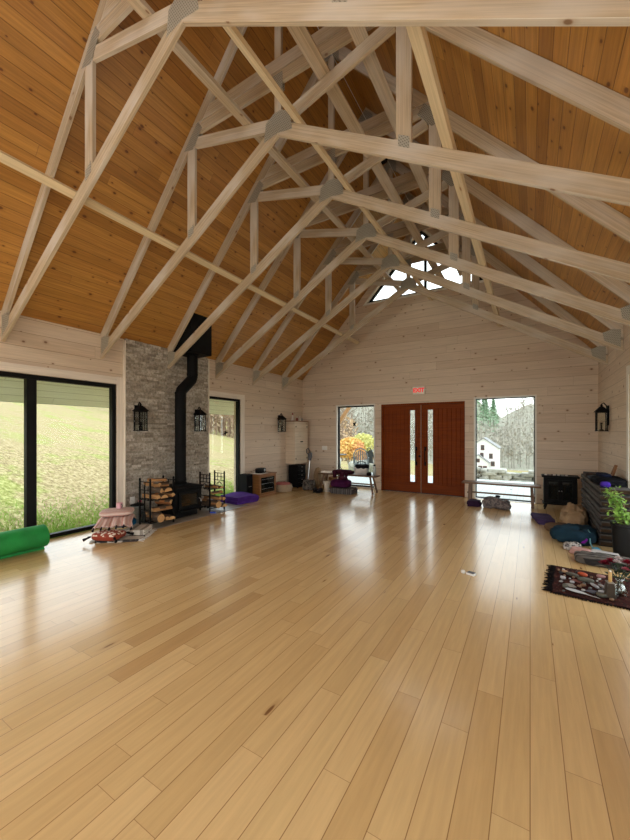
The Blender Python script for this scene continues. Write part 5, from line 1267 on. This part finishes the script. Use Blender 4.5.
for x, z, w, h, y in ((-.2,pk-2.4,.75,1.1,-.03),(2.1,pk-4.6,.75,1.1,-.03),(-.4,pk-4.4,.7,1.0,-.03),(2.6,pk-6.6,.8,1.0,-.03),(-1.3,w0-.5,.9,.7,-2.63),(-.6,w0-2.6,.9,1.2,-2.63),(.7,w0-2.6,.8,1.2,-2.63),(-2.6,w0-3.,1.0,2.0,-2.63)):
    m = MB(); m.box(x-w/2-.14,x+w/2+.14,y-.02,y+.02,z-h/2-.14,z+h/2+.14); f = m.build('window_trim', M_ht, r)
    m = MB(); m.box(x-w/2,x+w/2,y-.05,y-.02,z-h/2,z+h/2); m.build('window_light', M_hd, f)

# patio furniture and porch timber through the left window
M_pm = plain('grey_patio_metal', (112,120,122), .5, .5, .15); M_pd = plain('dark_patio_metal', (44,48,50), .5, .5, .2)
def patio_chair(loc, rz, label, mat):
    r = thing('patio_chair', label, 'chair', loc, rz, None)
    m = MB(); m.box(-.25,.25,-.24,.24,.40,.43); m.build('seat', mat, r, bevel=.01)
    m = MB(); pts = [(-.25,.24,.43),(-.25,.30,.78),(-.16,.33,.94),(0,.34,1.0),(.16,.33,.94),(.25,.30,.78),(.25,.24,.43)]; m.tube(pts,.018,8)
    for i in range(-3,4): m.box(i*.065-.02,i*.065+.02,.285,.30,.43,.93-abs(i)*.03)
    m.build('backrest', mat, r, smooth=40)
    for x in (-.23,.23):
        for y in (-.22,.22): m = MB(); m.tube([(x,y,.40),(x*1.08,y*1.08,0)],.014,8); m.build('leg', mat, r, smooth=40)
        m = MB(); m.tube([(x*1.15,.27,.64),(x*1.2,-.2,.64),(x*1.1,-.22,.40)],.015,8); m.build('armrest', mat, r, smooth=40)
patio_chair((-5.35,12.2,-.05), R(200), 'grey metal patio chair on the deck, centre of the left window', M_pm)
patio_chair((-5.0,12.9,-.05), R(140), 'dark metal patio chair at the right of the left window', M_pd)
r = thing('patio_table', 'small dark patio table on the deck left of the chairs', 'table', (-6.6,12.6,-.05))
m = MB(); m.lathe([(.40,.68),(.42,.69),(.42,.71),(.0,.712)],28); m.build('table_top', M_pd, r, smooth=40)
for i in range(3):
    m = MB(); a = i*2.1; m.tube([(.1*math.cos(a),.1*math.sin(a),.68),(.12*math.cos(a),.12*math.sin(a),.3),(.34*math.cos(a),.34*math.sin(a),0)],.016,8); m.build('leg', M_pd, r, smooth=40)
r = thing('porch_beam', 'pale timber porch beam with a knee brace outside the left window', 'beam', (-5.55,10.6,-.05))
M_pt = plain('fresh_porch_timber', (186,142,98), .6, 0, .15, 4.)
m = MB(); m.box(-.07,.07,-.07,.07,0,2.42); m.build('post', M_pt, r, bevel=.005)
m = MB(); m.box(-.3,.75,-.07,.07,2.42,2.56); m.build('crossbeam', M_pt, r, bevel=.005)
m = MB(); m.bar((.05,0,1.80),(.50,0,2.42),.09,.10); m.build('knee_brace', M_pt, r, bevel=.005)
# hawk silhouette decals on the panes
def decal(u, v, axis, label):
    m = MB(); pts = [(0,.05),(.012,.03),(.05,.045),(.075,.03),(.03,.005),(.02,-.03),(.035,-.06),(.0,-.05),(-.015,-.03),(-.04,-.055),(-.06,-.05),(-.03,.0),(-.05,.03),(-.03,.035)]
    m.prism_y(pts, 0, .001); o = m.build('bird_decal', M_blackm)
    tag(o, label, 'sticker'); return o
o = decal(0,0,'x','black bird sticker on the pane of the narrow left window'); o.location = (A-.045, 5.86, 1.50); o.rotation_euler = (0,R(20),PI/2)
o = decal(0,0,'y','black bird sticker on the pane left of the double door'); o.location = (-4.165, D+.08, 1.745); o.rotation_euler = (0,R(-15),0)

# light: overcast sky through every opening, area lamps added behind and beside the viewer to brighten the room
w = bpy.data.worlds.new('sky'); sc.world = w; w.use_nodes = True
nt = w.node_tree; bg = nt.nodes['Background']
tc = nt.nodes.new('ShaderNodeTexCoord'); sp = nt.nodes.new('ShaderNodeSeparateXYZ'); rp = nt.nodes.new('ShaderNodeValToRGB')
nt.links.new(tc.outputs['Generated'], sp.inputs[0]); nt.links.new(sp.outputs[2], rp.inputs[0]); nt.links.new(rp.outputs[0], bg.inputs[0])
rp.color_ramp.elements[0].position = 0.; rp.color_ramp.elements[0].color = (1,1,1,1)
rp.color_ramp.elements[1].position = .9; rp.color_ramp.elements[1].color = (.84,.92,1,1)
bg.inputs[1].default_value = 3.2
def fill_lamp(name, loc, rot, sx, sy, power, col=(.96,.98,1)):
    l = bpy.data.lights.new(name,'AREA'); l.shape = 'RECTANGLE'; l.size = sx; l.size_y = sy; l.energy = power; l.color = col
    o = bpy.data.objects.new(name, l); COL.objects.link(o); o.location = loc; o.rotation_euler = rot
    return o
fill_lamp('fill_rear_left', (XC-1.6, REAR+.06, 1.3), (R(90),0,0), 2.5, 2.2, 45)
fill_lamp('fill_rear_right', (-.65, REAR+.06, 1.3), (R(90),0,0), 2.5, 2.2, 12)
fill_lamp('fill_left_rear', (A+.05, -1.4, 1.3), (R(90),0,R(-90)), 2.9, 2.1, 160)
fill_lamp('fill_rear_gable', (XC, REAR+.06, 5.4), (R(80),0,0), 1.6, .9, 60)
fill_lamp('fill_right_rear', (B-.05, -1.0, 1.3), (R(90),0,R(90)), 3.6, 2.1, 80)
fill_lamp('fill_right_front', (B-.05, 4.8, 1.3), (R(90),0,R(90)), 2.9, 2.1, 22)

cam = bpy.data.cameras.new('camera'); co = bpy.data.objects.new('camera', cam); COL.objects.link(co)
co.location = (0,0,1.5); co.rotation_euler = (R(90), 0, .5411)
cam.sensor_fit = 'HORIZONTAL'; cam.sensor_width = 36; cam.lens = 358.0*36/630; cam.shift_y = 13.0/630; cam.clip_start = .02; cam.clip_end = 1000
sc.camera = co
sc.view_settings.view_transform = 'Standard'; sc.view_settings.look = 'None'; sc.view_settings.gamma = 1; sc.view_settings.use_curve_mapping = False
sc.view_settings.exposure = 0.0
sc.cycles.use_denoising = True
sc.cycles.max_bounces = 10; sc.cycles.diffuse_bounces = 6; sc.cycles.transparent_max_bounces = 24
sc.cycles.sample_clamp_indirect = 8
